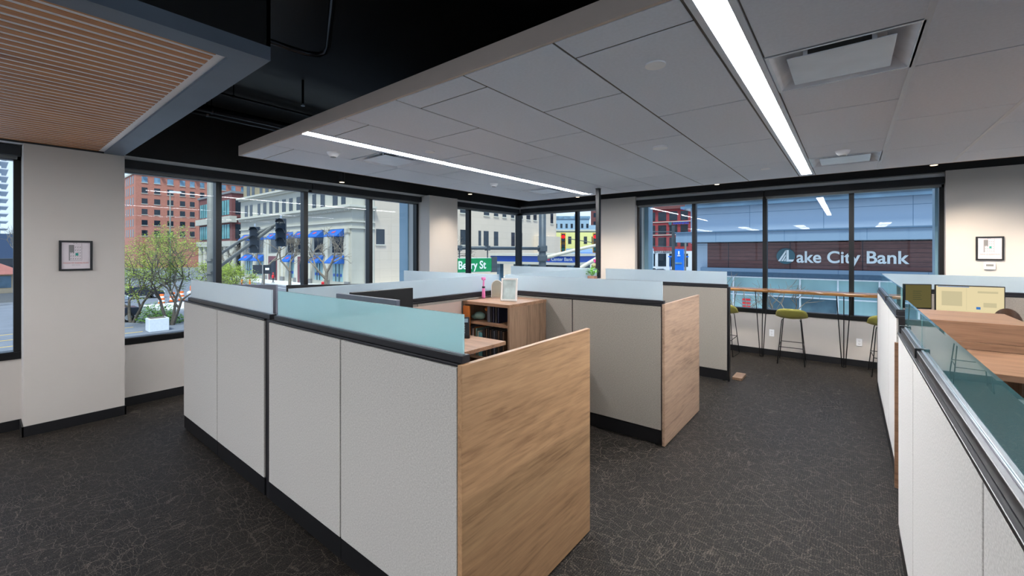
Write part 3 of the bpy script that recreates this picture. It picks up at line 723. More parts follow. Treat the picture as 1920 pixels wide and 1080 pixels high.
for i, (mt_, w_, h) in enumerate(low):
    book(x, w_, 0.2, h, 0.686, mt_, bl[i]); x += w_ + 0.004
x = X0 + 0.27
for i, (mt_, w_, h) in enumerate([('book_grey', .04, .16), ('book_black', .02, .165), ('book_navy', .025, .165), ('book_black', .03, .16), ('book_navy', .02, .15)]):
    book(x, w_, 0.16, h, 1.036, mt_, ['grey binder upright on the top shelf of the oak cabinet', 'black book right of the grey binder on the top shelf', 'navy book in the middle of the top shelf', 'black book right of the middle navy book', 'shorter navy book at the right end of the top shelf row'][i], 3.24, group='books on the cabinet top shelf'); x += w_ + 0.006
o = MB().ball((X0 + 0.14, 3.27, 1.085), 0.05, (1.5, 0.8, 0.85), 2).ball((X0 + 0.08, 3.26, 1.07), 0.035, (1.3, 0.8, 0.8), 2).build('crumpled_bag', 'book_green', smooth=True); tag(o, 'crumpled pale green bag on the cabinet top shelf', 'bag')
o = thing('figurine', 'small orange and brown figurine on the cabinet top shelf', 'figurine', (X0 + 0.17, 3.35, 1.036))
MB().lathe([(0.03, 0), (0.034, 0.03), (0.022, 0.07), (0.014, 0.09)], (X0 + 0.17, 3.35, 1.036), 14).build('body', 'book_brown', o, smooth=True)
MB().ball((X0 + 0.17, 3.35, 1.145), 0.024).build('head', 'book_orange', o, smooth=True)
# photo frame on the cabinet
pmat('frame_white', (236, 232, 226), 0.35); pmat('frame_photo', (190, 206, 204), 0.3, var=0.25, scale=9)
def picframe(mtx, w_, h, bw, d, matf, name, label, cat, picmat='frame_photo'):
    o = thing(name, label, cat, tuple(mtx.translation))
    f = MB(); f.box((-w_ / 2, 0, 0), (-w_ / 2 + bw, d, h), mtx); f.box((w_ / 2 - bw, 0, 0), (w_ / 2, d, h), mtx); f.box((-w_ / 2 + bw, 0, 0), (w_ / 2 - bw, d, bw), mtx); f.box((-w_ / 2 + bw, 0, h - bw), (w_ / 2 - bw, d, h), mtx)
    f.build('frame', matf, o, bevel=0.0015)
    MB().box((-w_ / 2 + bw, d * 0.45, bw), (w_ / 2 - bw, d * 0.8, h - bw), mtx).build('picture', picmat, o)
    return o
mt = Matrix.Translation((-2.76, 3.42, 1.242)) @ Matrix.Rotation(math.radians(22), 4, 'Z') @ Matrix.Rotation(math.radians(-8), 4, 'X')
o = picframe(mt, 0.175, 0.235, 0.018, 0.016, 'frame_white', 'photo_frame', 'white photo frame standing on the oak cabinet', 'photo frame')
MB().box((-0.02, 0.016, 0.0), (0.02, 0.02, 0.15), mt @ Matrix.Translation((0, 0.0, 0.0)) @ Matrix.Rotation(0.0, 4, 'X')).build('stand', 'frame_white', o)
# oval mirror and flower vase by the spine
o = thing('oval_mirror', 'small arched mirror on the cabinet beside the pink flower', 'mirror', (-3.07, 3.60, 1.242))
prof = [(0.065 * math.cos(a_), 0.12 + 0.075 * math.sin(a_)) for a_ in [PI * k / 14 for k in range(15)]] + [(-0.065, 0.0), (0.065, 0.0)]
mt = Matrix.Translation((-3.07, 3.60, 1.242)) @ Matrix.Rotation(math.radians(38), 4, 'Z')
MB().prism(prof, 'y', 0.0, 0.014, mt).build('rim', 'frame_white', o)
pmat('mirror_face', (200, 196, 180), 0.12, metal=0.6, var=0.2, scale=5)
MB().prism([(p[0] * 0.9, 0.004 + p[1] * 0.95) for p in prof], 'y', -0.003, -0.0005, mt).build('glass', 'mirror_face', o)
pmat('pink', (240, 130, 190), 0.5); pmat('magenta', (200, 50, 130), 0.5); pmat('leaf', (120, 190, 60), 0.5, var=0.3, scale=20); pmat('stem', (70, 110, 50), 0.6)
pmat('terracotta', (178, 128, 104), 0.7); pmat('cactus', (140, 140, 96), 0.7, var=0.15, scale=40)
o = thing('flower_vase', 'single pink artificial flower in a slim pink and dark vase', 'vase', (-3.135, 3.45, 1.242))
MB().lathe([(0.018, 0), (0.02, 0.02), (0.016, 0.09), (0.014, 0.11)], (-3.135, 3.45, 1.242), 16).build('vase', 'pink', o, smooth=True)
MB().lathe([(0.0165, 0), (0.0165, 0.02)], (-3.135, 3.45, 1.352), 16).build('neck_band', 'book_black', o)
MB().tube([(-3.135, 3.45, 1.37), (-3.133, 3.45, 1.43)], 0.009, 8).build('stem', 'pink', o)
fl = MB()
for k in range(6):
    a_ = k * PI / 3; fl.ball((-3.135 + 0.016 * math.cos(a_), 3.45 + 0.010 * math.sin(a_), 1.452 + 0.010 * math.sin(a_ * 2)), 0.014, sub=1)
fl.build('blossom', 'pink', o, smooth=True)
# tackboard with ornaments
o = MB().box((-3.176, 1.75, 0.86), (-3.162, 3.14, 1.235)).build('tackboard', 'tackboard', bevel=0.002); tag(o, 'pinkish beige tackboard on the spine partition left of the cabinet', 'board')
o = MB().lathe([(0.028, 0), (0.028, 0.006), (0.022, 0.008)], (0, 0, 0), 20, Matrix.Translation((-3.161, 2.67, 1.16)) @ Matrix.Rotation(PI / 2, 4, 'Y')).build('round_badge', 'mirror_face'); tag(o, 'round silver badge pinned on the tackboard', 'badge')
sw = MB()
for k in range(4): sw.tube([(-3.158, 2.46 + k * 0.026 + 0.011 * math.cos(q * PI / 6), 1.185 + 0.012 * math.sin(q * PI / 6)) for q in range(11)], 0.002, 6)
o = sw.build('swirl_magnet', 'black_trim'); tag(o, 'dark curly wire ornament on the tackboard', 'ornament')
o = MB().box((-3.150, 3.150, 0.86), (-3.06, 3.165, 1.19)).build('folder', 'book_orange'); tag(o, 'orange folder standing between tackboard and cabinet', 'folder')
# desk in near cubicle
def desk(name, x0, x1, y0, y1, z, label, mat='oak_x', legs=None, th=0.03):
    o = thing(name, label, 'desk', ((x0 + x1) / 2, (y0 + y1) / 2, 0))
    MB().box((x0, y0, z - th), (x1, y1, z)).build('desktop', mat, o, bevel=0.0025)
    for lx in legs or (x0 + 0.25, x1 - 0.2):
        l = MB(); l.box((lx - 0.03, (y0 + y1) / 2 - 0.04, 0.03), (lx + 0.03, (y0 + y1) / 2 + 0.04, z - th)); l.box((lx - 0.03, y0 + 0.08, 0), (lx + 0.03, y1 - 0.08, 0.03))
        l.build('leg', 'black_trim', o, bevel=0.003)
    return o
desk('desk', -3.155, -2.256, 1.36, 2.76, 1.0, 'raised oak desk in the near cubicle with a phone on it')
o = desk('desk', -5.0, -3.27, 1.36, 2.5, 1.0, 'raised desk in the left cubicle under dark monitors')
# monitors
def monitor(p, rot, w_, h, z0, label, back=True, screen=None, group='computer monitors', stand_z=1.0):
    """p: centre of the panel (x,y); rot: facing of the screen about z (0 = screen looks to -y)"""
    o = thing('monitor', label, 'monitor', (p[0], p[1], stand_z), group)
    mt = Matrix.Translation((p[0], p[1], 0)) @ Matrix.Rotation(rot, 4, 'Z')
    MB().box((-w_ / 2, -0.01, z0), (w_ / 2, 0.022, z0 + h), mt).build('housing', 'monitor_black' if not back else 'monitor_back', o, bevel=0.004)
    MB().box((-w_ / 2 + 0.002, -0.014, z0 + 0.002), (w_ / 2 - 0.002, -0.0095, z0 + h - 0.002), mt).build('bezel', 'monitor_black', o, bevel=0.001)
    MB().box((-w_ / 2 + 0.009, -0.016, z0 + 0.016), (w_ / 2 - 0.009, -0.0142, z0 + h - 0.009), mt).build('screen', screen or 'monitor_black', o)
    st = MB(); st.box((-0.03, 0.022, z0 + h * 0.35), (0.03, 0.06, z0 + h * 0.6), mt); st.box((-0.025, 0.05, stand_z + 0.012), (0.025, 0.07, z0 + h * 0.55), mt); st.box((-0.12, -0.05, stand_z), (0.12, 0.12, stand_z + 0.012), mt)
    st.build('stand', 'monitor_black', o, bevel=0.002)
    return o
monitor((-2.635, 1.69), PI, 0.73, 0.36, 1.08, 'grey-backed monitor seen from behind over the near teal glass')
monitor((-2.97, 2.06), PI / 2, 0.58, 0.36, 1.08, 'black monitor beside the grey-backed one, against the spine partition', back=False)
monitor((-4.44, 1.62), math.radians(180 + 37), 0.50, 0.34, 1.10, 'grey-backed monitor in the left cubicle, left of the dark one')
monitor((-3.875, 2.075), math.radians(52), 0.72, 0.34, 1.10, 'wide dark monitor in the left cubicle below the street view', back=False)
# desk phone
o = thing('desk_phone', 'black desk phone with a small display on the near raised desk', 'phone', (-2.70, 2.66, 1.0))
mt = Matrix.Translation((-2.70, 2.64, 1.0)) @ Matrix.Rotation(math.radians(45), 4, 'Z')
MB().prism([(-0.08, 0), (0.09, 0.0), (0.09, 0.15), (0.06, 0.165), (-0.08, 0.028)], 'x', -0.10, 0.10, mt).build('body', 'monitor_black', o, bevel=0.004)
tilt = mt @ Matrix.Translation((0, -0.08, 0.028)) @ Matrix.Rotation(math.radians(44.4), 4, 'X')
pmat('phone_display', (120, 140, 150), 0.3)
MB().box((-0.03, 0.135, -0.002), (0.085, 0.175, 0.003), tilt).build('display', 'phone_display', o)
kp = MB()
for i in range(4):
    for j in range(3): kp.box((-0.02 + j * 0.03, 0.02 + i * 0.026, -0.004), (0.0 + j * 0.03, 0.036 + i * 0.026, 0.003), tilt)
kp.build('keypad', 'grey_plastic', o)
MB().tube([tilt @ Vector(p_) for p_ in ((-0.075, 0.005, 0.008), (-0.078, 0.04, 0.022), (-0.078, 0.15, 0.022), (-0.075, 0.185, 0.008))], [0.02, 0.014, 0.014, 0.02], 10).build('handset', 'monitor_black', o, smooth=True)

# plants on the third row
def pot(name, x, y, z, r, h, mat, o): return MB().lathe([(r * 0.75, 0), (r, h), (r * 0.9, h), (r * 0.85, h * 0.85)], (x, y, z), 20).build(name, mat, o, smooth=False)
o = thing('potted_plant', 'leafy bright green plant in a small square terracotta pot', 'plant', (-3.12, 5.95, 1.31))
MB().box((-3.19, 5.90, 1.31), (-3.07, 6.0, 1.375)).build('pot', 'terracotta', o, bevel=0.006)
lf = MB()
for k in range(150):
    a_ = random.uniform(0, 2 * PI); rr = random.uniform(0.0, 0.11); hz = random.uniform(0.02, 0.14) * (1.1 - rr * 4)
    p = Vector((-3.14 + rr * math.cos(a_) * 1.1, 5.95 + rr * math.sin(a_) * 0.8, 1.375 + hz))
    m_ = Matrix.Translation(p) @ Matrix.Rotation(a_, 4, 'Z') @ Matrix.Rotation(random.uniform(-1, 0.6), 4, 'Y')
    s_ = random.uniform(0.012, 0.024)
    lf.bm.faces.new([lf.bm.verts.new(m_ @ Vector(q)) for q in ((-s_, 0, 0), (0, -s_ * 0.6, 0.002), (s_, 0, -0.004), (0, s_ * 0.6, 0.002))])
lf.build('foliage', 'leaf', o)
st_ = MB()
for k in range(12):
    a_ = k * PI / 6; st_.tube([(-3.13, 5.95, 1.36), (-3.13 + 0.04 * math.cos(a_), 5.95 + 0.04 * math.sin(a_), 1.42), (-3.13 + 0.09 * math.cos(a_), 5.95 + 0.08 * math.sin(a_), 1.45)], 0.0015, 5)
st_.build('stems', 'stem', o)
o = thing('cactus_pot', 'round cactus with a magenta flower standing behind the frosted glass', 'plant', (-3.33, 6.42, 1.28))
pot('pot', -3.33, 6.42, 1.28, 0.05, 0.20, 'terracotta', o)
MB().ball((-3.33, 6.42, 1.515), 0.062, (1, 1, 0.75)).build('cactus', 'cactus', o, smooth=True)
MB().ball((-3.325, 6.42, 1.585), 0.025, sub=1).ball((-3.31, 6.42, 1.605), 0.02, sub=1).ball((-3.34, 6.42, 1.61), 0.02, sub=1).build('blossom', 'magenta', o, smooth=True)
run_sh = MB().box((-3.42, 6.38, 1.262), (-3.26, 6.46, 1.279)).build('shelf_bracket', 'black_trim'); tag(run_sh, 'small dark ledge holding the cactus pot behind the third-row glass', 'shelf')

# hutch and desks on the right
o = thing('oak_hutch', 'long low oak storage block on the raised desk at right', 'cabinet', (0.63, 4.55, 1.09))
MB().box((0.335, 4.20, 1.138), (0.93, 4.90, 1.272)).build('body', 'oak_x', o, bevel=0.002)
MB().box((0.335, 4.185, 1.09), (0.94, 4.90, 1.137)).build('base_ledge', 'oak_x', o, bevel=0.002)
desk('desk', 0.30, 1.62, 3.43, 4.182, 1.09, 'raised oak desk on the right behind the clear glass', th=0.036)
o = thing('pedestal', 'dark oak pedestal cabinet under the right-hand raised desk', 'cabinet', (1.2, 3.9, 0))
MB().box((0.75, 3.62, 0.02), (1.10, 4.15, 1.04)).build('body', 'oak_z', o, bevel=0.002)
for zz in (0.05, 0.40, 0.72): MB().box((0.76, 3.60, zz), (1.09, 3.618, zz + 0.29)).build('drawer', 'oak_z', o, bevel=0.002)
desk('desk', 0.345, 2.2, 6.2, 6.94, 0.90, 'work desk under the lit monitors in the right cubicle')
o = monitor((0.955, 6.32), math.radians(2), 0.50, 0.285, 1.118, 'large monitor with a pale yellow screen in front of the seated person', back=False, screen='screen_yellow', stand_z=0.9)
sc = MB(); mt = Matrix.Translation((0.955, 6.32, 0)) @ Matrix.Rotation(math.radians(2), 4, 'Z')
for x0, x1, z0, z1 in ((-0.20, -0.05, 1.19, 1.34), (0.06, 0.2, 1.33, 1.35), (-0.02, -0.018, 1.15, 1.38), (0.10, 0.19, 1.19, 1.235)): sc.box((x0, -0.0172, z0), (x1, -0.0162, z1), mt)
sc.build('screen_text', 'screen_line', o)
MB().box((0.05, -0.0172, 1.165), (0.08, -0.0162, 1.19), mt).box((-0.23, -0.0172, 1.385), (0.0, -0.0162, 1.392), mt).build('screen_icon', 'screen_blue', o)
o = monitor((0.575, 6.35), math.radians(26), 0.25, 0.27, 1.13, 'smaller monitor with a dim ochre screen, angled, left of the lit one', back=False, screen='screen_dim', stand_z=0.9)
mt = Matrix.Translation((0.575, 6.35, 0)) @ Matrix.Rotation(math.radians(26), 4, 'Z'); sc = MB()
for k in range(5): sc.box((-0.05, -0.0172, 1.32 - k * 0.022), (0.03 - 0.01 * (k % 2), -0.0162, 1.326 - k * 0.022), mt)
sc.build('screen_text', 'screen_dim_line', o)
o = thing('docking_arm', 'white and black monitor arm clamp left of the dim ochre monitor', 'monitor arm', (0.40, 6.52, 0.9))
MB().lathe([(0.018, 0), (0.018, 0.38)], (0.40, 6.52, 0.9), 14).build('post', 'monitor_black', o)
MB().box((0.365, 6.49, 1.27), (0.435, 6.55, 1.30)).build('cap', 'white_plastic', o, bevel=0.005)

# bar counter with hairpin legs
o = thing('bar_counter', 'long live-edge wooden bar counter along the bank-facing window', 'counter', (-0.9, 8.17, 0))
pr = MB(); bm = pr.bm
n_ = 60; xs = [-2.95 + i * (1.02 + 2.95) / n_ for i in range(n_ + 1)]
rg = []
for i, xx in enumerate(xs):
    e_ = 0.010 * math.sin(i * 0.9) + random.uniform(-0.005, 0.005); e2 = 0.008 * math.sin(i * 0.6 + 1)
    rg.append([bm.verts.new(p) for p in ((xx, 8.345, 1.085), (xx, 8.345, 1.13), (xx, 8.015 + e2, 1.13), (xx, 8.008 + e_, 1.115), (xx, 8.022 + e_, 1.085))])
for a_, c_ in zip(rg, rg[1:]):
    for k in range(5): bm.faces.new((a_[k], a_[(k + 1) % 5], c_[(k + 1) % 5], c_[k]))
bm.faces.new(rg[0]); bm.faces.new(list(reversed(rg[-1])))
pr.build('slab', 'bar_wood', o)
for lx in (-2.7, -1.15, -0.07, 0.95):
    h = MB(); b0 = (lx, 8.15, 0.004)
    for tx, ty in ((-0.085, -0.05), (0.0, 0.11), (0.085, -0.05)):
        h.tube([(lx + tx, 8.15 + ty, 1.08), (lx + tx * 0.25, 8.15 + ty * 0.25, 0.012)], 0.0065, 8)
    h.tube([(lx - 0.024, 8.14, 0.012), (lx, 8.15, 0.004), (lx + 0.024, 8.14, 0.012)], 0.0065, 8)
    h.box((lx - 0.1, 8.08, 1.078), (lx + 0.1, 8.27, 1.084))
    h.build('hairpin_leg', 'wire_black', o)

# bar stools
def make_stool(label):
    o = thing('bar_stool', label, 'bar stool', (0, 0, 0), 'green bar stools at the counter')
    # shell: bucket seat, low curved back towards -y
    bm = bmesh.new(); nu, nv = 28, 12
    def P(u, v, off=0.0):
        ang = 2 * PI * u
        r = v
        x_ = 0.215 * r * math.cos(ang); y_ = 0.185 * r * math.sin(ang)
        back = max(0.0, -math.sin(ang)) ** 0.7
        side = abs(math.cos(ang)) ** 2
        h = (r ** 3) * (0.165 * back + 0.035 * side + 0.0) - 0.02 * (r ** 2) * max(0, math.sin(ang))
        y_ -= 0.035 * back * r ** 4
        n_in = off * (0.6 if r > 0.9 else 1)
        return Vector((x_ * (1 - 0.03 * (off > 0)), y_ * (1 - 0.04 * (off > 0)), 0.695 + h + n_in))
    def shell(off):
        vs = [[bm.verts.new(P(i / nu, j / nv, off)) for i in range(nu)] for j in range(1, nv + 1)]
        c = bm.verts.new(P(0, 0.0, off))
        for i in range(nu): bm.faces.new((c, vs[0][i], vs[0][(i + 1) % nu]))
        for a_, c_ in zip(vs, vs[1:]):
            for i in range(nu): bm.faces.new((a_[i], c_[i], c_[(i + 1) % nu], a_[(i + 1) % nu]))
        return vs[-1]
    e0 = shell(0.0); e1 = shell(0.022)
    for i in range(nu): bm.faces.new((e0[i], e1[i], e1[(i + 1) % nu], e0[(i + 1) % nu]))
    mb = MB(); mb.bm.free(); mb.bm = bm
    s_ = mb.build('seat', 'green_shell', o, smooth=True)
    bm = bmesh.new(); 
    vs = [[bm.verts.new(P(i / nu, j / nv * 0.97, 0.025)) for i in range(nu)] for j in range(1, nv + 1)]
    c = bm.verts.new(P(0, 0, 0.025))
    for i in range(nu): bm.faces.new((c, vs[0][i], vs[0][(i + 1) % nu]))
    for a_, c_ in zip(vs, vs[1:]):
        for i in range(nu): bm.faces.new((a_[i], c_[i], c_[(i + 1) % nu], a_[(i + 1) % nu]))
    mb = MB(); mb.bm.free(); mb.bm = bm; mb.build('seat_pad', 'green_inside', o, smooth=True)
    for sx in (-1, 1):
        MB().tube([(sx * 0.115, -0.12, 0.697), (sx * 0.125, -0.13, 0.665), (sx * 0.175, -0.205, 0.03), (sx * 0.177, -0.205, 0.008), (sx * 0.177, -0.19, 0.006), (sx * 0.177, 0.19, 0.006), (sx * 0.177, 0.205, 0.01), (sx * 0.175, 0.205, 0.03), (sx * 0.12, 0.12, 0.665), (sx * 0.11, 0.11, 0.697)], 0.0065, 8).build('sled_leg', 'wire_black', o, smooth=True)
    f = MB(); zf = 0.30
    f.tube([(-0.155, -0.178, zf - 0.03), (0.155, -0.178, zf - 0.03)], 0.0055, 8)
    f.tube([(-0.155, 0.178, zf), (0.155, 0.178, zf)], 0.0055, 8)
    for sx in (-1, 1): f.tube([(sx * 0.155, -0.178, zf - 0.015), (sx * 0.155, 0.178, zf)], 0.0055, 8)
    f.build('foot_rest', 'wire_black', o)
    return o
s0 = make_stool('green bar stool in the middle, fully visible at the bar counter')
s0.location = (-0.715, 7.98, 0); s0.rotation_euler = (0, 0, math.radians(2))
dup(s0, (-1.68, 8.0, 0), math.radians(-3), 'green bar stool half hidden behind the third-row partition')
dup(s0, (0.405, 7.97, 0), math.radians(4), 'green bar stool half hidden by the right-hand partition')

# wall fittings
pmat('frame_black', (22, 22, 24), 0.35); pmat('plan_paper', (214, 206, 212), 0.5, var=0.02); pmat('ink_grey', (128, 128, 130), 0.7); pmat('ink_teal', (48, 150, 140), 0.6); pmat('ink_red', (214, 110, 92), 0.7); pmat('ink_black', (60, 58, 62), 0.7)
def evac(loc, facing, w_, h, label):
    o = thing('framed_floor_plan', label, 'framed plan', loc)
    F = face_m(loc, facing)
    b_ = 0.018; f = MB()
    for a0, a1 in (((-w_ / 2, -h / 2), (-w_ / 2 + b_, h / 2)), ((w_ / 2 - b_, -h / 2), (w_ / 2, h / 2)), ((-w_ / 2 + b_, -h / 2), (w_ / 2 - b_, -h / 2 + b_)), ((-w_ / 2 + b_, h / 2 - b_), (w_ / 2 - b_, h / 2))):
        f.box((a0[0], a0[1], 0), (a1[0], a1[1], 0.022), F)
    f.build('frame', 'frame_black', o, bevel=0.001)
    MB().box((-w_ / 2 + b_, -h / 2 + b_, 0.002), (w_ / 2 - b_, h / 2 - b_, 0.012), F).build('paper', 'plan_paper', o)
    W, Hh = w_ - 2 * b_, h - 2 * b_
    def q(m_, u0, v0, u1, v1, z1=0.0135): m_.box((-W / 2 + u0 * W, -Hh / 2 + v0 * Hh, 0.0125), (-W / 2 + u1 * W, -Hh / 2 + v1 * Hh, z1), F)
    g_ = MB(); q(g_, 0.25, 0.62, 0.43, 0.90); q(g_, 0.25, 0.32, 0.29, 0.62)
    g_.build('plan_core', 'ink_grey', o)
    k_ = MB(); q(k_, 0.25, 0.315, 0.70, 0.322); q(k_, 0.695, 0.32, 0.702, 0.97); q(k_, 0.42, 0.60, 0.43, 0.90); q(k_, 0.25, 0.9, 0.43, 0.905); q(k_, 0.40, 0.955, 0.46, 0.965); q(k_, 0.49, 0.955, 0.54, 0.965)
    for i in range(5):
        for j in range(5):
            if (i, j) in ((2, 2),): continue
            u = 0.31 + i * 0.08; v = 0.36 + j * 0.11
            if u < 0.43 and v > 0.6: continue
            q(k_, u, v, u + 0.022, v + 0.02); q(k_, u + 0.008, v + 0.03, u + 0.035, v + 0.04)
    k_.build('plan_lines', 'ink_black', o)
    t2 = MB(); q(t2, 0.48, 0.50, 0.58, 0.60, 0.0145); t2.build('plan_marker', 'ink_teal', o)
    text('MEANS OF EGRESS PLAN', 'plan_title', 0.0165, 0.0002, 'ink_red', F @ Matrix.Translation((0, -Hh * 0.30, 0.0132)), o, align='CENTER')
    text('FIRST FLOOR', 'plan_caption', 0.010, 0.0002, 'ink_grey', F @ Matrix.Translation((0, -Hh * 0.37, 0.0132)), o, align='CENTER')
evac((-6.105, 0.625, 1.711), '+x', 0.238, 0.30, 'black-framed floor plan on the left wall pier')
evac((1.434, 8.25, 1.794), '-y', 0.25, 0.31, 'black-framed floor plan on the right wall above the thermostat')
o = thing('thermostat', 'white wall thermostat with a grey display', 'thermostat', (1.433, 8.25, 1.56))
F = face_m((1.433, 8.25, 1.562), '-y')
MB().box((-0.052, -0.046, 0), (0.052, 0.046, 0.024), F).build('body', 'white_plastic', o, bevel=0.008, seg=3)
MB().box((-0.034, -0.004, 0.024), (0.034, 0.026, 0.0255), F).build('display', 'grey_plastic', o)
MB().box((-0.010, -0.030, 0.024), (0.010, -0.026, 0.0252), F).build('badge', 'grey_plastic', o)
for (x, z_, lb) in ((-1.032, 0.378, 'white wall outlet between the hairpin legs, left of the middle stool'), (0.115, 0.368, 'white wall outlet left of the right-hand stool')):
    o = thing('wall_outlet', lb, 'outlet', (x, 8.37, z_), 'outlets under the bar counter'); F = face_m((x, 8.37, z_), '-y')
    MB().box((-0.036, -0.058, 0), (0.036, 0.058, 0.006), F).build('cover_plate', 'white_plastic', o, bevel=0.002)
    sk = MB()
    for v in (-0.022, 0.022):
        sk.box((-0.009, v - 0.006, 0.006), (-0.006, v + 0.006, 0.0066), F); sk.box((0.006, v - 0.006, 0.006), (0.009, v + 0.006, 0.0066), F); sk.box((-0.002, v - 0.016, 0.006), (0.002, v - 0.012, 0.0066), F)
    sk.build('slots', 'black_trim', o)

# ---------------------------------------------------------------- seated person (mostly behind the hutch)
pmat('skin', (214, 168, 146), 0.5, var=0.04); pmat('hair', (62, 42, 30), 0.6, var=0.35, scale=60, stretch=(6, 6, 0.6), spec=0.15); pmat('sweater', (70, 78, 96), 0.85, var=0.1, scale=60); pmat('trousers', (40, 42, 50), 0.8); pmat('lips', (176, 96, 90), 0.4); pmat('eye_white', (235, 232, 228), 0.2); pmat('iris', (70, 52, 40), 0.2)
px, py = 1.07, 5.50
def skinned(name, nodes, edges, mat, parent, sub=2):
    me = bpy.data.meshes.new(name); o0 = Vector(parent['_o'])
    me.from_pydata([Vector(n[:3]) - o0 for n in nodes], edges, [])
    o = bpy.data.objects.new(name, me); C.objects.link(o); o.parent = parent; o['_o'] = parent['_o']
    me.materials.append(M[mat])
    sk = o.modifiers.new('skin', 'SKIN')
    if not me.skin_vertices:
        bm = bmesh.new(); bm.from_mesh(me); bm.verts.layers.skin.verify(); bm.to_mesh(me); bm.free()
    for i, n in enumerate(nodes):
        sv = me.skin_vertices[0].data[i]; sv.radius = (n[3], n[4] if len(n) > 4 else n[3]); sv.use_root = (i == 0)
    sk.use_smooth_shade = True
    ss = o.modifiers.new('sub', 'SUBSURF'); ss.levels = sub; ss.render_levels = sub
    return o
person = thing('person', 'seated person with long brown hair at the lit monitor, seen from behind', 'person', (px, py, 0))
body_nodes = [(px, py, 0.52, 0.15, 0.12), (px, py + 0.01, 0.68, 0.13, 0.105), (px, py + 0.03, 0.84, 0.145, 0.10), (px, py + 0.03, 0.93, 0.12, 0.08), (px, py + 0.045, 0.985, 0.052), (px, py + 0.06, 1.035, 0.05)]
edges_ = [(0, 1), (1, 2), (2, 3), (3, 4), (4, 5)]
def add(ns, es, base, chain):
    prev_ = base
    for c_ in chain: ns.append(c_); es.append((prev_, len(ns) - 1)); prev_ = len(ns) - 1
for sx in (-1, 1):
    add(body_nodes, edges_, 3, [(px + sx * 0.17, py + 0.03, 0.925, 0.055), (px + sx * 0.20, py + 0.04, 0.80, 0.045), (px + sx * 0.21, py + 0.08, 0.70, 0.042), (px + sx * 0.17, py + 0.30, 0.80, 0.034), (px + sx * 0.12, py + 0.47, 0.925, 0.025)])
    add(body_nodes, edges_, 0, [(px + sx * 0.10, py + 0.12, 0.52, 0.085), (px + sx * 0.11, py + 0.42, 0.52, 0.062), (px + sx * 0.11, py + 0.46, 0.44, 0.055), (px + sx * 0.11, py + 0.46, 0.10, 0.04), (px + sx * 0.11, py + 0.49, 0.05, 0.04, 0.035), (px + sx * 0.11, py + 0.62, 0.035, 0.035, 0.025)])
skinned('body', body_nodes, edges_, 'sweater', person)
# head: shaped sphere with face towards +y
bm = bmesh.new(); g_ = bmesh.ops.create_uvsphere(bm, u_segments=28, v_segments=20, radius=1.0)
for v in bm.verts:
    c0 = v.co.copy(); sx_, sy_, sz_ = 0.073, 0.092, 0.112
    jaw = 1 - 0.28 * max(0, -c0.z) ** 1.3
    y_ = c0.y
    nose = 0.022 * math.exp(-((c0.x / 0.16) ** 2 + ((c0.z + 0.12) / 0.22) ** 2)) if c0.y > 0 else 0
    brow = -0.008 * math.exp(-(((abs(c0.x) - 0.4) / 0.2) ** 2 + ((c0.z - 0.08) / 0.14) ** 2)) if c0.y > 0 else 0
    v.co = Vector((px + c0.x * sx_ * jaw, py + 0.075 + y_ * sy_ * (1 - 0.1 * max(0, -c0.z)) + nose + brow, 1.12 + c0.z * sz_))
mb = MB(); mb.bm.free(); mb.bm = bm; hd = mb.build('head', 'skin', person, smooth=True)
for sx in (-1, 1):
    MB().ball((px + sx * 0.073, py + 0.07, 1.11), 0.028, (0.35, 0.6, 1)).build('ear', 'skin', person, smooth=True)
    e_ = MB().ball((px + sx * 0.028, py + 0.148, 1.13), 0.011).build('eye', 'eye_white', person, smooth=True)
    MB().ball((px + sx * 0.028, py + 0.156, 1.13), 0.005).build('iris', 'iris', person, smooth=True)
MB().ball((px, py + 0.158, 1.053), 0.02, (1, 0.35, 0.3)).build('mouth', 'lips', person, smooth=True)
# hair cap and fall
bm = bmesh.new(); bmesh.ops.create_uvsphere(bm, u_segments=40, v_segments=28, radius=1.0)
for v in bm.verts:
    c0 = v.co.copy()
    front = c0.y > 0.35 and c0.z < 0.55
    r = 1.0 + 0.02 * math.sin(c0.x * 40 + c0.z * 6)
    z_ = c0.z * 0.128
    if c0.z < 0 and c0.y < 0.35: z_ = c0.z * 0.34
    k = 0.90 if front else 1.0
    v.co = Vector((px + c0.x * 0.088 * r * k, py + 0.06 + (c0.y * 0.104 * r if not front else 0.03 + c0.y * 0.05), 1.13 + z_))
mb = MB(); mb.bm.free(); mb.bm = bm; mb.build('hair', 'hair', person, smooth=True)
def hand(sx):
    hx, hy, hz = px + sx * 0.12, py + 0.47, 0.925
    nodes = [(hx, hy, hz, 0.022, 0.016), (hx, hy + 0.05, hz - 0.003, 0.030, 0.013)]; es = [(0, 1)]
    for k, (dx, L) in enumerate(((-0.026, 0.065), (-0.009, 0.078), (0.009, 0.073), (0.026, 0.055))):
        add(nodes, es, 1, [(hx + dx, hy + 0.09, hz + 0.002, 0.009), (hx + dx * 1.1, hy + 0.09 + L * 0.5, hz + 0.002, 0.008), (hx + dx * 1.15, hy + 0.09 + L * 0.85, hz - 0.012, 0.0065)])
    add(nodes, es, 0, [(hx - sx * 0.035, hy + 0.045, hz - 0.004, 0.011), (hx - sx * 0.05, hy + 0.08, hz - 0.008, 0.009)])
    skinned('hand', nodes, es, 'skin', person, 1)
hand(-1); hand(1)
o = thing('office_chair', 'dark office chair under the seated person', 'chair', (px, py, 0))
MB().box((px - 0.24, py - 0.16, 0.36), (px + 0.24, py + 0.3, 0.415)).build('seat', 'monitor_black', o, bevel=0.02, seg=3)
MB().box((px - 0.2, py - 0.225, 0.5), (px + 0.2, py - 0.175, 0.95)).build('backrest', 'monitor_black', o, bevel=0.02, seg=3)
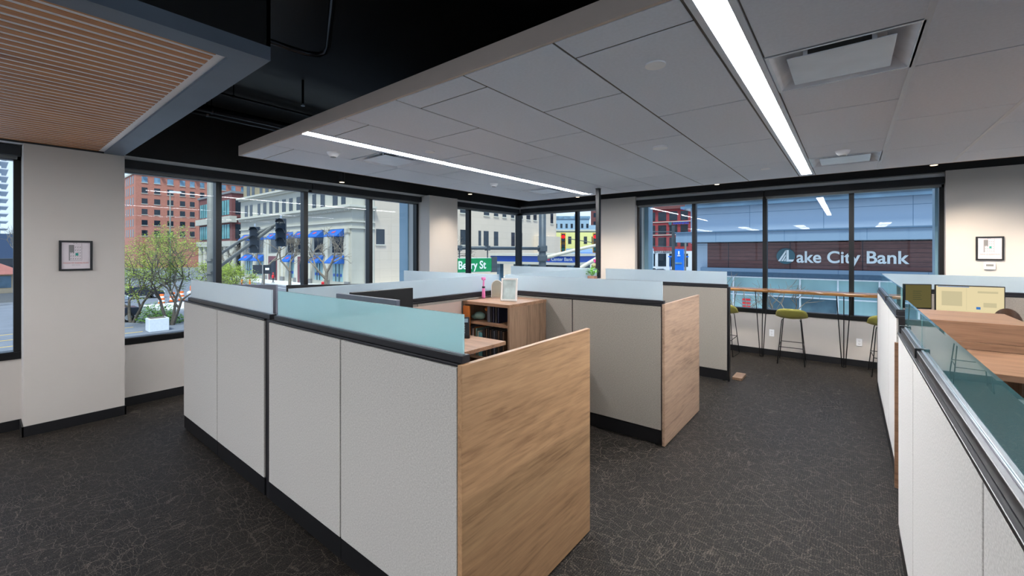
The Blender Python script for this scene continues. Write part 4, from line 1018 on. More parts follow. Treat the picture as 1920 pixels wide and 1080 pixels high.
MB().box((px - 0.03, py - 0.22, 0.38), (px + 0.03, py - 0.19, 0.55)).build('back_bracket', 'black_trim', o)
MB().lathe([(0.025, 0.08), (0.025, 0.36)], (px, py + 0.05, 0), 14).build('column', 'black_trim', o)
for k in range(5):
    a_ = k * 2 * PI / 5; lg = MB(); lg.tube([(px, py + 0.05, 0.09), (px + 0.27 * math.cos(a_), py + 0.05 + 0.27 * math.sin(a_), 0.06)], 0.016, 8); lg = lg.build('leg', 'black_trim', o)
    MB().ball((px + 0.27 * math.cos(a_), py + 0.05 + 0.27 * math.sin(a_), 0.026), 0.026).build('caster', 'black_trim', o, smooth=True)
o = MB().box((px - 0.2, 6.205, 0.9), (px + 0.2, 6.27, 0.915)).build('keyboard', 'black_trim'); tag(o, 'dark keyboard on the desk before the seated person', 'keyboard')


# ================================================================== OUTSIDE
G = -3.8
pmat('asphalt', (112, 116, 124), 0.9, var=0.12, scale=0.7, detail=8)
pmat('sidewalk', (206, 206, 204), 0.9, var=0.06, scale=1.2)
pmat('kerb', (196, 192, 184), 0.9)
pmat('yellow_line', (214, 178, 84), 0.8)
pmat('white_line', (214, 214, 210), 0.8)
def brickmat(name, rgb, mortar, sx=1.0):
    m, t, b = newmat(name)
    tc = t.nodes.new('ShaderNodeTexCoord'); sp = t.nodes.new('ShaderNodeSeparateXYZ'); t.links.new(tc.outputs['Object'], sp.inputs[0])
    ad = t.nodes.new('ShaderNodeMath'); ad.operation = 'ADD'; t.links.new(sp.outputs['X'], ad.inputs[0]); t.links.new(sp.outputs['Y'], ad.inputs[1])
    cb = t.nodes.new('ShaderNodeCombineXYZ'); t.links.new(ad.outputs[0], cb.inputs['X']); t.links.new(sp.outputs['Z'], cb.inputs['Y'])
    br = t.nodes.new('ShaderNodeTexBrick'); br.inputs['Scale'].default_value = 1.6 * sx
    c = lin(*rgb)
    br.inputs['Color1'].default_value = c; br.inputs['Color2'].default_value = tuple(x * 0.78 for x in c[:3]) + (1,); br.inputs['Mortar'].default_value = lin(*mortar)
    br.inputs['Mortar Size'].default_value = 0.012
    t.links.new(cb.outputs[0], br.inputs['Vector']); t.links.new(br.outputs['Color'], b.inputs['Base Color']); b.inputs['Roughness'].default_value = 0.9
brickmat('brick_salmon', (194, 124, 104), (182, 138, 120))
brickmat('brick_dark', (124, 72, 68), (110, 84, 80))
brickmat('brick_red', (160, 58, 60), (150, 84, 84))
pmat('limestone', (188, 184, 170), 0.85, var=0.05, scale=0.5, detail=6)
pmat('limestone_trim', (200, 196, 182), 0.8, var=0.04, scale=2)
pmat('stone_dark', (128, 128, 128), 0.8, var=0.06)
pmat('upper_brown', (150, 138, 112), 0.9, var=0.08, scale=1)
def panelmat(name, rgb, seam, w_, h, var=0.04):
    """large cladding sheets with thin seams"""
    m, t, b = newmat(name)
    tc = t.nodes.new('ShaderNodeTexCoord'); sp = t.nodes.new('ShaderNodeSeparateXYZ'); t.links.new(tc.outputs['Object'], sp.inputs[0])
    ad = t.nodes.new('ShaderNodeMath'); ad.operation = 'ADD'; t.links.new(sp.outputs['X'], ad.inputs[0]); t.links.new(sp.outputs['Y'], ad.inputs[1])
    cb = t.nodes.new('ShaderNodeCombineXYZ'); t.links.new(ad.outputs[0], cb.inputs['X']); t.links.new(sp.outputs['Z'], cb.inputs['Y'])
    br = t.nodes.new('ShaderNodeTexBrick'); br.inputs['Scale'].default_value = 1.0; br.offset = 0.0
    br.inputs['Brick Width'].default_value = w_; br.inputs['Row Height'].default_value = h; br.inputs['Mortar Size'].default_value = 0.012
    c = lin(*rgb); br.inputs['Color1'].default_value = tuple(x * (1 + var) for x in c[:3]) + (1,); br.inputs['Color2'].default_value = tuple(x * (1 - var) for x in c[:3]) + (1,)
    br.inputs['Mortar'].default_value = lin(*seam)
    t.links.new(cb.outputs[0], br.inputs['Vector']); t.links.new(br.outputs['Color'], b.inputs['Base Color']); b.inputs['Roughness'].default_value = 0.6
panelmat('tan_panel', (212, 196, 176), (186, 172, 156), 2.2, 1.4, 0.02)
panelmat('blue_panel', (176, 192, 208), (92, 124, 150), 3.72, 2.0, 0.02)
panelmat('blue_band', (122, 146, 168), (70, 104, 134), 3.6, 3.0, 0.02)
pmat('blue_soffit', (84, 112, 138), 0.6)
woodmat('bank_wood', (84, 52, 50), (128, 84, 78), 'x', 0.7)
pmat('win_dark', (34, 44, 54), 0.12, var=0.3, scale=0.8)
pmat('win_blue', (110, 140, 160), 0.1, var=0.4, scale=0.6)
pmat('win_teal', (86, 150, 150), 0.12, var=0.25, scale=0.5)
pmat('store_glass', (150, 184, 186), 0.12, var=0.2, scale=0.5)
pmat('store_dark', (78, 102, 114), 0.12, var=0.35, scale=1.2)
pmat('white_metal', (222, 226, 230), 0.5)
pmat('awning_blue', (24, 92, 176), 0.7, var=0.06)
pmat('awning_pink', (206, 90, 110), 0.7)
pmat('granite_red', (116, 66, 72), 0.5)
pmat('sign_blue', (32, 84, 178), 0.5); pmat('sign_blue2', (20, 112, 214), 0.5); pmat('sign_green', (0, 138, 78), 0.45); pmat('sign_white', (240, 244, 244), 0.5)
pmat('sign_teal', (58, 100, 112), 0.35); pmat('pink_red', (190, 50, 90), 0.6)
pmat('mast_grey', (118, 118, 112), 0.6, var=0.12, scale=3); pmat('mast_dark', (66, 74, 80), 0.5, var=0.2, scale=2); pmat('mast_cream', (204, 196, 176), 0.6)
pmat('signal_black', (34, 48, 62), 0.5); pmat('signal_yellow', (236, 170, 30), 0.5)
emat('red_light', (255, 30, 40), 1.6); pmat('amber_off', (120, 84, 40), 0.3); pmat('green_off', (30, 110, 100), 0.3)
pmat('bark', (124, 114, 100), 0.9, var=0.25, scale=6); pmat('bark_dark', (96, 88, 78), 0.9, var=0.25, scale=6)
pmat('spring_leaf', (168, 186, 76), 0.7, var=0.25, scale=2); pmat('shrub_leaf', (112, 150, 62), 0.8, var=0.35, scale=3)
pmat('orange', (244, 112, 40), 0.6); pmat('safety_red', (230, 40, 48), 0.6); pmat('black_board', (34, 40, 50), 0.6)
pmat('car_white', (226, 228, 232), 0.25); pmat('car_dark', (44, 50, 64), 0.25); pmat('car_silver', (150, 160, 172), 0.25); pmat('car_glass', (38, 54, 66), 0.08); pmat('tyre', (30, 30, 32), 0.8); pmat('rim', (190, 192, 196), 0.35, metal=0.6); pmat('lamp_amber', (236, 120, 40), 0.3)
pmat('roof_red', (150, 92, 82), 0.8, var=0.1, scale=4); pmat('kiosk_tan', (206, 182, 150), 0.8); pmat('balcony_white', (224, 228, 232), 0.7); pmat('tower_blue', (160, 186, 204), 0.3, var=0.2, scale=0.3)
pmat('navy_wall', (52, 74, 106), 0.7, var=0.1); pmat('yellow_wall', (222, 216, 140), 0.8, var=0.05); pmat('bluegrey_wall', (150, 176, 194), 0.8, var=0.05); pmat('bollard', (232, 190, 40), 0.6)

# ground
o = MB().box((-420, -160, G - 0.4), (260, 420, G)).build('ground', 'asphalt', origin=(0, 0, G)); struct(o)
s = MB()
s.box((-110, 31.2, G), (-57.0, 35.9, G + 0.12)); s.box((-57.0, 31.2, G), (-59.83, 100, G + 0.12)); s.box((-30, 24.5, G), (30, 30.2, G + 0.12)); s.box((-13, 9.0, G), (12, 14.0, G + 0.12)); s.box((-13, -30, G), (-6.98, 9.0, G + 0.11))
s.box((-56.5, 10.5, G), (-50, 24.5, G + 0.12)); s.box((-6.98, -40, G), (60, -5.6, G + 0.1)); s.box((6.6, -5.6, G), (60, 14.0, G + 0.1))  # last two slabs: unseen pale paving added to bounce daylight into the room
struct(s.build('sidewalk', 'sidewalk'))
s = MB()
for xx in (-44.1, -41.3, -38.5, -35.8, -33.1): s.box((xx - 0.06, 0.5, G), (xx + 0.06, 7.2, G + 0.012))
struct(s.build('parking_lines', 'yellow_line'))
s = MB()
for k in range(6): s.box((-49.5 + k * 1.4, 27.0, G), (-48.7 + k * 1.4, 30.6, G + 0.012))
s.box((-110, 28.9, G), (-57, 29.1, G + 0.012))
struct(s.build('crosswalk_lines', 'white_line'))

def rects(o, facing, plane, lst, name, mat, out=0.04, inn=0.1, sill=None):
    """lst of (u0,u1,z0,z1): one part each"""
    for (u0, u1, z0, z1) in lst:
        m_ = MB()
        if facing == '-y': m_.box((u0, plane - out, z0), (u1, plane + inn, z1))
        elif facing == '+x': m_.box((plane - inn, u0, z0), (plane + out, u1, z1))
        w_ = m_.build(name, mat, o)
        if sill:
            m_ = MB()
            if facing == '-y': m_.box((u0 - 0.12, plane - out - 0.12, z0 - sill[1]), (u1 + 0.12, plane + inn, z0))
            else: m_.box((plane - inn, u0 - 0.12, z0 - sill[1]), (plane + out + 0.12, u1 + 0.12, z0))
            m_.build('sill', sill[0], w_)

# salmon brick block far left
XA, YA = -184.1, 32.63
o = thing('brick_building', 'tall salmon-brick office block with rows of square windows', 'building', (XA - 15, YA + 35, G))
MB().box((XA - 34, YA, G), (XA, YA + 68, 28.0)).build('wall', 'brick_salmon', o)
cp = MB(); cp.box((XA - 34.3, YA - 0.3, 27.6), (XA + 0.3, YA + 68.3, 28.2))
for k in range(14): cp.box((XA, YA + 1.5 + k * 4.9, 27.25), (XA + 0.8, YA + 2.4 + k * 4.9, 27.65))
cp.build('cornice', 'limestone_trim', o)
ys = [(34.17, 35.68), (37.42, 39.03), (40.94, 42.63), (44.48, 45.97), (47.36, 48.75), (50.38, 51.68), (53.83, 55.2), (57.1, 58.5), (60.3, 61.7), (63.6, 65.0)]
zs = [(24.86, 26.8), (21.3, 23.2), (17.75, 19.53), (14.2, 16.0), (10.64, 12.33), (7.08, 8.95)]
rects(o, '+x', XA, [(a_, b_, c_, d_) for (c_, d_) in zs[:1] for (a_, b_) in ys], 'window', 'win_blue', sill=('limestone_trim', 0.2))
rects(o, '+x', XA, [(a_, b_, c_, d_) for (c_, d_) in zs[1:] for (a_, b_) in ys[:8]], 'window', 'win_dark', sill=('limestone_trim', 0.2))
xs = [(-198.5, -197.1), (-195.5, -194.0), (-191.9, -190.2), (-188.4, -186.8)]
rects(o, '-y', YA, [(a_, b_, c_ - 0.4, d_ + 0.3) for (c_, d_) in zs for (a_, b_) in xs], 'window', 'win_dark')

# dark red brick building with pale arcade
XB, YB = -113.82, 37.33
o = thing('brick_building', 'dark red brick building with tall bay windows over a pale arcade', 'building', (-126, 45, G))
MB().box((-137.5, YB, 9.9), (XB, YB + 22, 15.9)).build('wall', 'brick_dark', o)
MB().box((-137.4, YB + 0.1, 4.0), (XB - 0.1, YB + 22, 9.9)).build('wall', 'brick_dark', o)
MB().box((-138.5, YB - 0.5, 8.7), (XB + 0.3, YB + 1, 10.2)).build('stone_band', 'limestone', o)
MB().box((-137.9, YB - 0.2, 15.6), (XB + 0.25, YB + 22, 16.1)).build('coping', 'stone_dark', o)
MB().box((-138.2, YB - 0.4, 3.0), (XB + 0.3, YB + 1, 4.3)).build('stone_band', 'limestone', o)
bays = [(-136.2, -130.6), (-127.4, -124.0), (-121.6, -115.2)]
for zz0, zz1 in ((10.6, 14.1), (4.9, 8.3)):
    rects(o, '-y', YB, [(a_, b_, zz0, zz1) for a_, b_ in bays], 'window', 'win_teal')
mu = MB()
for a_, b_ in bays:
    for k in range(1, 4): x_ = a_ + (b_ - a_) * k / 4; mu.box((x_ - 0.07, YB - 0.1, 4.9), (x_ + 0.07, YB + 0.05, 8.3)); mu.box((x_ - 0.07, YB - 0.1, 10.6), (x_ + 0.07, YB + 0.05, 14.1))
stuff_ = mu.build('window_bars', 'win_dark', o)
for k in range(7): MB().lathe([(0.75, G), (0.7, 3.0)], (-136.5 + k * 3.7, YB + 0.4, 0), 12).build('column', 'limestone', o)
MB().box((-137, YB + 2.5, G), (XB - 0.4, YB + 22, 4.0)).build('ground_floor', 'win_dark', o)
rects(o, '+x', XB, [(YB + 0.8, YB + 4.5, 10.6, 14.1), (YB + 0.8, YB + 4.5, 4.9, 8.3)], 'window', 'win_dark')
o = thing('office_tower', 'pale glass tower piece seen between the brick buildings', 'building', (-150, 85, G))
MB().box((-160, 62, G), (-140, 80, 40)).build('wall', 'tower_blue', o)
rects(o, '-y', 62, [(-159 + 3 * k, -157 + 3 * k, 18 + 4 * j, 20.5 + 4 * j) for k in range(6) for j in range(5)], 'window', 'win_teal')

# limestone building with blue awnings
XC, YC = -59.83, 35.88
o = thing('limestone_building', 'ornate pale limestone building with rows of windows and blue awnings', 'building', (-82, 44, G))
MB().box((-104.0, YC, G), (XC, YC + 3.98, 12.6)).build('wall', 'limestone', o)
MB().box((-103.6, YC + 0.4, 12.6), (XC - 0.4, YC + 3.9, 17.5)).build('upper_wall', 'upper_brown', o)
for (z0, z1, d) in ((8.35, 8.62, 0.35), (8.62, 8.95, 0.75), (12.6, 12.95, 0.35), (12.95, 13.3, 0.7), (6.35, 6.55, 0.2), (5.35, 5.5, 0.2)):
    MB().box((-104 - d, YC - d, z0), (XC + d, YC + 3.95, z1)).build('cornice', 'limestone_trim', o)
dn = MB()
for k in range(88): dn.box((-103.7 + k * 0.5, YC - 0.5, 8.1), (-103.5 + k * 0.5, YC, 8.35))
dn.build('dentils', 'limestone_trim', o)
ups = [(-101.7, -100.05), (-99.0, -97.6), (-95.0, -93.7), (-92.3, -90.8), (-89.4, -88.0), (-86.7, -85.2), (-83.8, -82.25), (-80.9, -79.5), (-78.0, -76.6), (-75.2, -73.8), (-72.2, -70.9), (-69.4, -68.0), (-65.5, -64.0), (-62.9, -61.65)]
rects(o, '-y', YC, [(a_, b_, 9.15, 11.55) for a_, b_ in ups], 'window', 'win_dark', sill=('limestone_trim', 0.15))
rects(o, '-y', YC + 0.4, [(a_, b_, 13.4, 16.4) for a_, b_ in ups], 'window', 'win_dark', sill=('limestone_trim', 0.15))
bay = [(-101.6, -97.4), (-95.4, -92.0), (-81.6, -78.6), (-71.8, -68.3), (-65.9, -62.0)]
rects(o, '-y', YC, [(a_ + 0.3, b_ - 0.3, 1.6, 4.4) for a_, b_ in bay] + [(-88.6, -85.4, 1.6, 4.4), (-77.3, -74.2, 1.6, 4.4)], 'window', 'win_dark')
rects(o, '-y', YC, [(a_ + 0.4, b_ - 0.4, -3.0, -0.2) for a_, b_ in bay], 'shop_window', 'store_glass')
rects(o, '-y', YC, [(a_ + 0.2, b_ - 0.2, 0.2, 1.4) for a_, b_ in bay], 'spandrel', 'stone_dark')
for a_, b_ in bay:
    for k in (1, 2):
        x_ = a_ + 0.4 + (b_ - a_ - 0.8) * k / 3; MB().box((x_ - 0.06, YC - 0.1, -3.0), (x_ + 0.06, YC, -0.2)).build('window_bar', 'win_dark', o)
    for k in range(3):
        x_ = a_ + 0.4 + (b_ - a_ - 0.8) * (k + 0.5) / 3
        MB().lathe([(0.26, 0), (0.26, 0.03)], (0, 0, 0), 14, Matrix.Translation((x_, YC - 0.05, -2.0)) @ Matrix.Rotation(PI / 2, 4, 'X')).build('window_decal', 'sign_blue', o)
for x_ in (-102.6, -96.4, -90.8, -83.4, -72.9, -67.1, -60.9, -89.6, -78.0):
    MB().box((x_ - 0.42, YC - 0.22, G), (x_ + 0.42, YC + 0.1, 5.3)).build('pilaster', 'limestone_trim', o)
    MB().box((x_ - 0.6, YC - 0.36, 4.7), (x_ + 0.6, YC, 5.35)).build('capital', 'limestone', o)
    MB().box((x_ - 0.6, YC - 0.36, G), (x_ + 0.6, YC, G + 0.9)).build('pilaster_base', 'stone_dark', o)
for x0, x1 in ((-88.7, -85.0), (-76.6, -74.0)):
    MB().box((x0 - 0.7, YC - 0.4, G), (x1 + 0.7, YC, 1.4)).build('door_surround', 'limestone_trim', o)
    MB().box((x0, YC - 0.5, G), (x1, YC - 0.3, 0.9)).build('door_frame', 'granite_red', o)
    MB().box((x0 + 0.9, YC - 0.55, G), (x1 - 0.3, YC - 0.45, 0.1)).build('door', 'win_dark', o)
def awning(x0, x1, z, lb):
    a_ = thing('awning', lb, 'awning', ((x0 + x1) / 2, YC - 0.6, z), 'blue awnings on the limestone building')
    MB().prism([(YC - 0.05, z + 1.15), (YC - 1.35, z), (YC - 1.35, z - 0.12), (YC - 0.05, z - 0.12)], 'x', x0, x1).build('canopy', 'awning_blue', a_)
    sl = Matrix.Translation(((x0 + x1) / 2, YC - 0.7, z + 0.575)) @ Matrix.Rotation(math.atan2(1.15, 1.3), 4, 'X')
    q_ = MB()
    for k in range(3): q_.tube([sl @ Vector((-0.45 + k * 0.3, -0.22, 0.03)), sl @ Vector((-0.33 + k * 0.3, 0.16 + 0.08 * k, 0.03)), sl @ Vector((-0.18 + k * 0.3, -0.1, 0.03))], 0.045, 5)
    q_.build('emblem', 'awning_pink', a_)
for i, (a_, b_) in enumerate(bay): awning(a_, b_, 0.0, 'blue awning over the street-level window, %s' % ['leftmost', 'second from the left', 'between the dark tree trunks', 'fourth from the left', 'rightmost'][i])
for i, (a_, b_) in enumerate(bay + [(-88.6, -85.4), (-77.3, -74.2)]): awning(a_, b_, 4.25, 'blue awning over the upper window, %s' % ['leftmost', 'second from the left', 'above the third street-level awning', 'above the fourth street-level awning', 'rightmost', 'above the left doorway', 'above the right doorway'][i])
pi_ = MB().tube([(XC + 0.12, YC + 2.2, G), (XC + 0.12, YC + 2.2, 12)], 0.09, 8).build('downpipe', 'stone_dark', o)

# tan panelled building
o = thing('tan_building', 'long beige panelled building with narrow dark windows', 'building', (-75, 67, G))
MB().box((-95, 39.9, G), (XC, 93.93, 15.0)).build('wall', 'tan_panel', o)
MB().box((-95, 39.8, 15.0), (XC + 0.1, 94.0, 15.4)).build('coping', 'limestone_trim', o)
rects(o, '+x', XC, [(40.1, 41.7, 2.96, 5.43), (59.06, 60.47, 3.12, 6.1), (64.27, 65.03, 3.0, 6.1), (65.85, 67.4, 3.0, 6.1), (69.12, 70.54, 3.0, 6.1), (75.1, 76.37, 3.0, 6.1), (77.86, 79.19, 3.0, 6.1)], 'window', 'win_dark', sill=('limestone_trim', 0.22))
rects(o, '+x', XC, [(65.9, 67.57, 9.4, 12.2), (69.12, 70.54, 9.4, 12.2), (72.0, 73.29, 9.4, 12.2), (75.0, 76.17, 9.4, 12.2), (77.96, 79.4, 9.4, 12.2), (80.86, 82.36, 9.4, 12.2), (83.68, 85.02, 9.4, 12.2), (91.16, 92.4, 9.0, 12.2), (59.0, 60.5, 9.4, 12.2), (54.5, 56.0, 9.4, 12.2)], 'window', 'win_dark', sill=('limestone_trim', 0.22))
MB().box((-59.8, 46.5, 7.6), (-58.9, 47.6, 8.4)).build('wall_lantern', 'awning_blue', o)
MB().box((-66, 84, G), (-58.6, 93.9, 5.6)).build('low_wing', 'tan_panel', o)

# bank canopy with blue fascia
o = thing('drive_through_canopy', 'drive-through canopy with a blue fascia reading Center Bank', 'canopy', (-44, 64, G))
MB().box((-53.6, 61, -0.05), (-35.75, 70, 1.0)).build('fascia', 'sign_blue', o)
MB().box((-54.0, 60.6, 1.0), (-35.4, 70.4, 1.45)).build('roof_edge', 'limestone_trim', o)
MB().box((-53.8, 60.9, -0.5), (-35.6, 70, -0.06)).build('soffit', 'limestone', o)
for x_ in (-52.5, -46, -37): MB().box((x_ - 0.4, 62, G), (x_ + 0.4, 63, -0.5)).build('column', 'win_blue', o)
MB().box((-52, 66, G), (-37, 69.5, -0.5)).build('back_wall', 'store_dark', o)
text('Center Bank', 'lettering', 0.82, 0.02, 'sign_white', face_m((-39.9, 60.97, 0.22), '-y'), o, bold=0.01)
MB().lathe([(0.3, 0), (0.3, 0.05)], (0, 0, 0), 16, Matrix.Translation((-40.4, 60.98, 0.48)) @ Matrix.Rotation(PI / 2, 4, 'X')).build('emblem', 'pink_red', o)
MB().box((-46.95, 60.95, -0.05), (-46.85, 61.02, 1.0)).build('fascia_joint', 'white_metal', o)

# yellow building, blue-grey block, low blue building, brick tower
o = thing('yellow_building', 'pale yellow building behind the traffic lights', 'building', (-62, 118, G))
mt = Matrix.Translation((-70.2, 110.2, 0)) @ Matrix.Rotation(math.radians(38.4), 4, 'Z')
MB().box((0, 0, G), (15, 10, 8.1), mt).build('wall', 'yellow_wall', o)
for k in range(5): MB().box((3.6 + k * 2.4, -0.1, 4.2), (4.6 + k * 2.4, 0.1, 6.4), mt).build('window', 'win_dark', o)
MB().box((-0.2, -0.2, 8.1), (15.2, 10.2, 8.5), mt).build('coping', 'limestone_trim', o)
o = thing('bluegrey_building', 'pale blue-grey building rising behind the yellow one', 'building', (-92, 157, G))
mt = Matrix.Translation((-98.4, 151.7, 0)) @ Matrix.Rotation(math.radians(38.4), 4, 'Z')
MB().box((0, 0, G), (15.5, 12, 16.2), mt).box((15.5, 0, G), (24, 12, 13.0), mt).build('wall', 'bluegrey_wall', o)
for k in range(7): MB().box((1.0 + k * 2.2, -0.1, 11.8), (1.9 + k * 2.2, 0.1, 13.6), mt).build('window', 'win_dark', o)
MB().box((-0.3, -0.3, 15.6), (15.8, 12, 16.8), mt).build('parapet', 'win_blue', o)
MB().box((9.6, -0.4, 12), (11, 4, 17.8), mt).build('chimney', 'balcony_white', o)
o = thing('low_blue_building', 'low grey-blue building with white doors and a blue awning', 'building', (-50, 103, G))
mt = Matrix.Translation((-62, 98, 0)) @ Matrix.Rotation(math.radians(38.4), 4, 'Z')
MB().box((0, 0, G), (26, 8, 2.6), mt).build('wall', 'bluegrey_wall', o)
MB().box((6.2, -1.2, 1.0), (11.0, 0, 1.5), mt).build('awning', 'sign_blue2', o)
for k in range(3): MB().box((7.0 + k * 1.3, -0.1, G), (8.0 + k * 1.3, 0.1, 0.8), mt).build('door', 'white_metal', o)
MB().box((3.4, -0.1, -1.6), (4.6, 0.1, 0.6), mt).build('window', 'win_dark', o)
o = thing('brick_tower', 'distant dark brick tower right of the pale blue-grey building', 'building', (-88, 186, G))
MB().box((-96, 181, G), (-84, 196, 26), ).build('wall', 'brick_dark', o)
rects(o, '-y', 181, [(-94.6 + k * 2.6, -93.4 + k * 2.6, 6 + j * 4, 8 + j * 4) for k in range(4) for j in range(4)], 'window', 'win_dark')

# the bank across the street
o = thing('bank_building', 'blue metal-clad bank building with a dark wood sign band', 'building', (2, 38, G))
MB().box((-8.4, 30, 2.3), (22, 52, 5.0)).build('upper_cladding', 'blue_panel', o)
rf = MB(); rf.box((-8.9, 29.4, 4.62), (22.5, 52, 4.78)); rf.box((-8.7, 29.7, 4.78), (22.3, 52, 4.95)); rf.box((-9.1, 29.2, 5.1), (22.6, 52, 5.25)); rf.box((-8.5, 30, 4.95), (22.2, 52, 5.1))
rf.build('roof_edge', 'win_blue', o)
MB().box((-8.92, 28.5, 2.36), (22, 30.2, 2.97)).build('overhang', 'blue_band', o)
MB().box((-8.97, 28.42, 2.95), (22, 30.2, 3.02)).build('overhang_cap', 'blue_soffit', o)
MB().box((-8.1, 30.0, G), (-7.35, 31, 2.36)).build('corner_pier', 'blue_panel', o)
MB().box((-7.35, 30.0, 0.72), (22, 31, 2.36)).build('wood_band', 'bank_wood', o)
gr_ = MB()
for k in range(8): gr_.box((-7.35, 29.985, 0.74 + k * 0.235), (22, 30.0, 0.752 + k * 0.235))
for k in range(9): gr_.box((-6.1 + k * 3.32, 29.98, 0.72), (-6.07 + k * 3.32, 30.0, 2.36))
gr_.build('board_joints', 'win_dark', o)
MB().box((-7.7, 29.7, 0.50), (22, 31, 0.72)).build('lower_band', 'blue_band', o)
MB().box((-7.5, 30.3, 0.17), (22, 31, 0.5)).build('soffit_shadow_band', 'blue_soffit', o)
MB().box((-7.4, 30.4, G), (22, 31, 0.17)).build('shopfront_glass', 'store_glass', o)
for k in range(14): MB().box((-5.86 + k * 1.78 - 0.035, 30.25, G), (-5.86 + k * 1.78 + 0.035, 30.42, 0.19)).build('mullion', 'white_metal', o)
for z_ in (0.15, -0.95, -2.4): MB().box((-7.4, 30.26, z_ - 0.035), (22, 30.42, z_ + 0.035)).build('transom', 'white_metal', o)
for k, (x_, w_) in enumerate(((-4.05, 1.7), (-2.27, 1.7), (4.85, 1.7))): MB().box((x_ + 0.05, 30.37, -2.35), (x_ + w_, 30.41, -1.0)).build('shopfront_pane', 'store_dark', o)
q_ = MB()
for k in range(3): q_.box((-5.35, 30.34, -1.35 - k * 0.22), (-4.9, 30.38, -1.22 - k * 0.22))
q_.build('red_notice', 'safety_red', o)
# lettering: round emblem, then the words
sg = thing('bank_sign', 'white illuminated letters reading Lake City Bank with a round emblem', 'sign', (-0.5, 29.95, 1.1))
bz = 1.13; L0 = -2.44
t1 = text('ake City Bank', 'lettering', 0.93, 0.03, 'sign_white', Matrix.Identity(4), sg, bold=0.018)
bb = [v.co.x + sg['_o'][0] for v in t1.data.vertices]; w0, w1 = min(bb), max(bb)
t1.data.transform(Matrix.Translation(Vector(sg['_o']))); sxx = (2.42 - L0) / (w1 - w0)
t1.data.transform(Matrix.Translation((-w0, 0, 0))); t1.data.transform(Matrix.Diagonal((sxx, 1, 1, 1))); t1.data.transform(face_m((L0, 29.93, bz), '-y')); t1.data.transform(Matrix.Translation(-Vector(sg['_o'])))
cx_, cz_ = -2.98, 1.49
MB().lathe([(0.47, 0), (0.47, 0.06), (0.44, 0.075)], (0, 0, 0), 40, Matrix.Translation((cx_, 29.98, cz_)) @ Matrix.Rotation(PI / 2, 4, 'X')).build('emblem_disc', 'sign_teal', sg)
Fm = face_m((cx_, 29.90, cz_), '-y')
def flat(poly, d=0.03): return MB().prism([(p_[0], p_[1]) for p_ in poly], 'z', 0, d, Fm)
flat([(0.04, 0.36), (0.16, 0.36), (0.16, -0.20), (0.42, -0.20), (0.36, -0.32), (0.04, -0.32)]).build('emblem_letter', 'sign_white', sg)
flat([(0.01, 0.36), (0.01, 0.20), (-0.26, -0.30), (-0.38, -0.30)]).build('emblem_sail', 'sign_white', sg)
flat([(0.01, 0.12), (0.01, -0.02), (-0.13, -0.30), (-0.22, -0.30)]).build('emblem_sail', 'sign_white', sg)
flat([(0.01, -0.10), (0.01, -0.30), (-0.09, -0.30)]).build('emblem_sail', 'sign_white', sg)

# red brick warehouse right
o = thing('brick_building', 'red brick warehouse with big windows above white storefronts', 'building', (-40, 135, G))
MB().box((-62, 127, 1.9), (-18, 150, 15.0)).build('wall', 'brick_red', o)
MB().box((-62, 126.9, G), (-18, 150, 1.95)).build('storefront_wall', 'white_metal', o)
MB().box((-62.3, 126.3, 14.3), (-17.7, 150, 15.2)).build('cornice', 'brick_dark', o)
wx = [(-58.5, -55.2), (-54.4, -51.2), (-50.3, -48.3), (-48.2, -45.8), (-44.9, -42.5), (-41.6, -39.3), (-38.4, -36.3), (-35, -32.4), (-31, -28.4)]
for z0, z1 in ((10.9, 13.58), (6.96, 9.64), (3.33, 6.0)): rects(o, '-y', 127, [(a_, b_, z0, z1) for a_, b_ in wx], 'window', 'win_dark')
rects(o, '-y', 126.9, [(a_, b_, -2.6, 1.2) for a_, b_ in wx], 'shop_window', 'win_dark')
for z_ in (10.45, 6.6): MB().box((-62, 126.8, z_), (-18, 127.1, z_ + 0.2)).build('belt_course', 'limestone_trim', o)
text('KITCHENWORKS', 'lettering', 0.95, 0.05, 'black_board', face_m((-46.0, 126.75, 1.42), '-y'), o)
text('HANNING', 'wall_sign', 0.95, 0.05, 'sign_blue', face_m((-40.5, 126.7, 9.72), '-y'), o, bold=0.02)
MB().lathe([(0.5, 0), (0.5, 0.06)], (0, 0, 0), 16, Matrix.Translation((-41.3, 126.8, 10.05)) @ Matrix.Rotation(PI / 2, 4, 'X')).build('wall_emblem', 'sign_teal', o)
o = thing('pylon_sign', 'tall blue pylon sign in front of the red brick warehouse', 'sign', (-29.6, 97.8, G))
MB().box((-30.9, 97.2, G), (-28.8, 97.9, 2.35)).build('panel', 'sign_blue2', o, bevel=0.03)
MB().box((-29.9, 97.1, 1.1), (-29.6, 97.2, 1.9)).box((-30.05, 97.1, 0.75), (-29.45, 97.2, 0.95)).build('symbol', 'sign_white', o)
MB().box((-30.5, 97.12, -1.0), (-29.1, 97.2, -0.6)).build('panel_text', 'win_blue', o)
o = MB().box((-32.4, 98.1, 0.5), (-28.0, 98.4, 0.8)).tube([(-32.0, 98.25, G), (-32.0, 98.25, 0.5)], 0.08, 8).build('blue_crossbar', 'sign_blue2'); tag(o, 'blue horizontal bar on posts beside the pylon sign', 'sign')
o = MB().tube([(-18.15, 62.2, G), (-18.15, 62.2, 3.0)], 0.12, 10).build('light_pole', 'mast_grey'); tag(o, 'plain grey pole left of the bank building', 'pole')

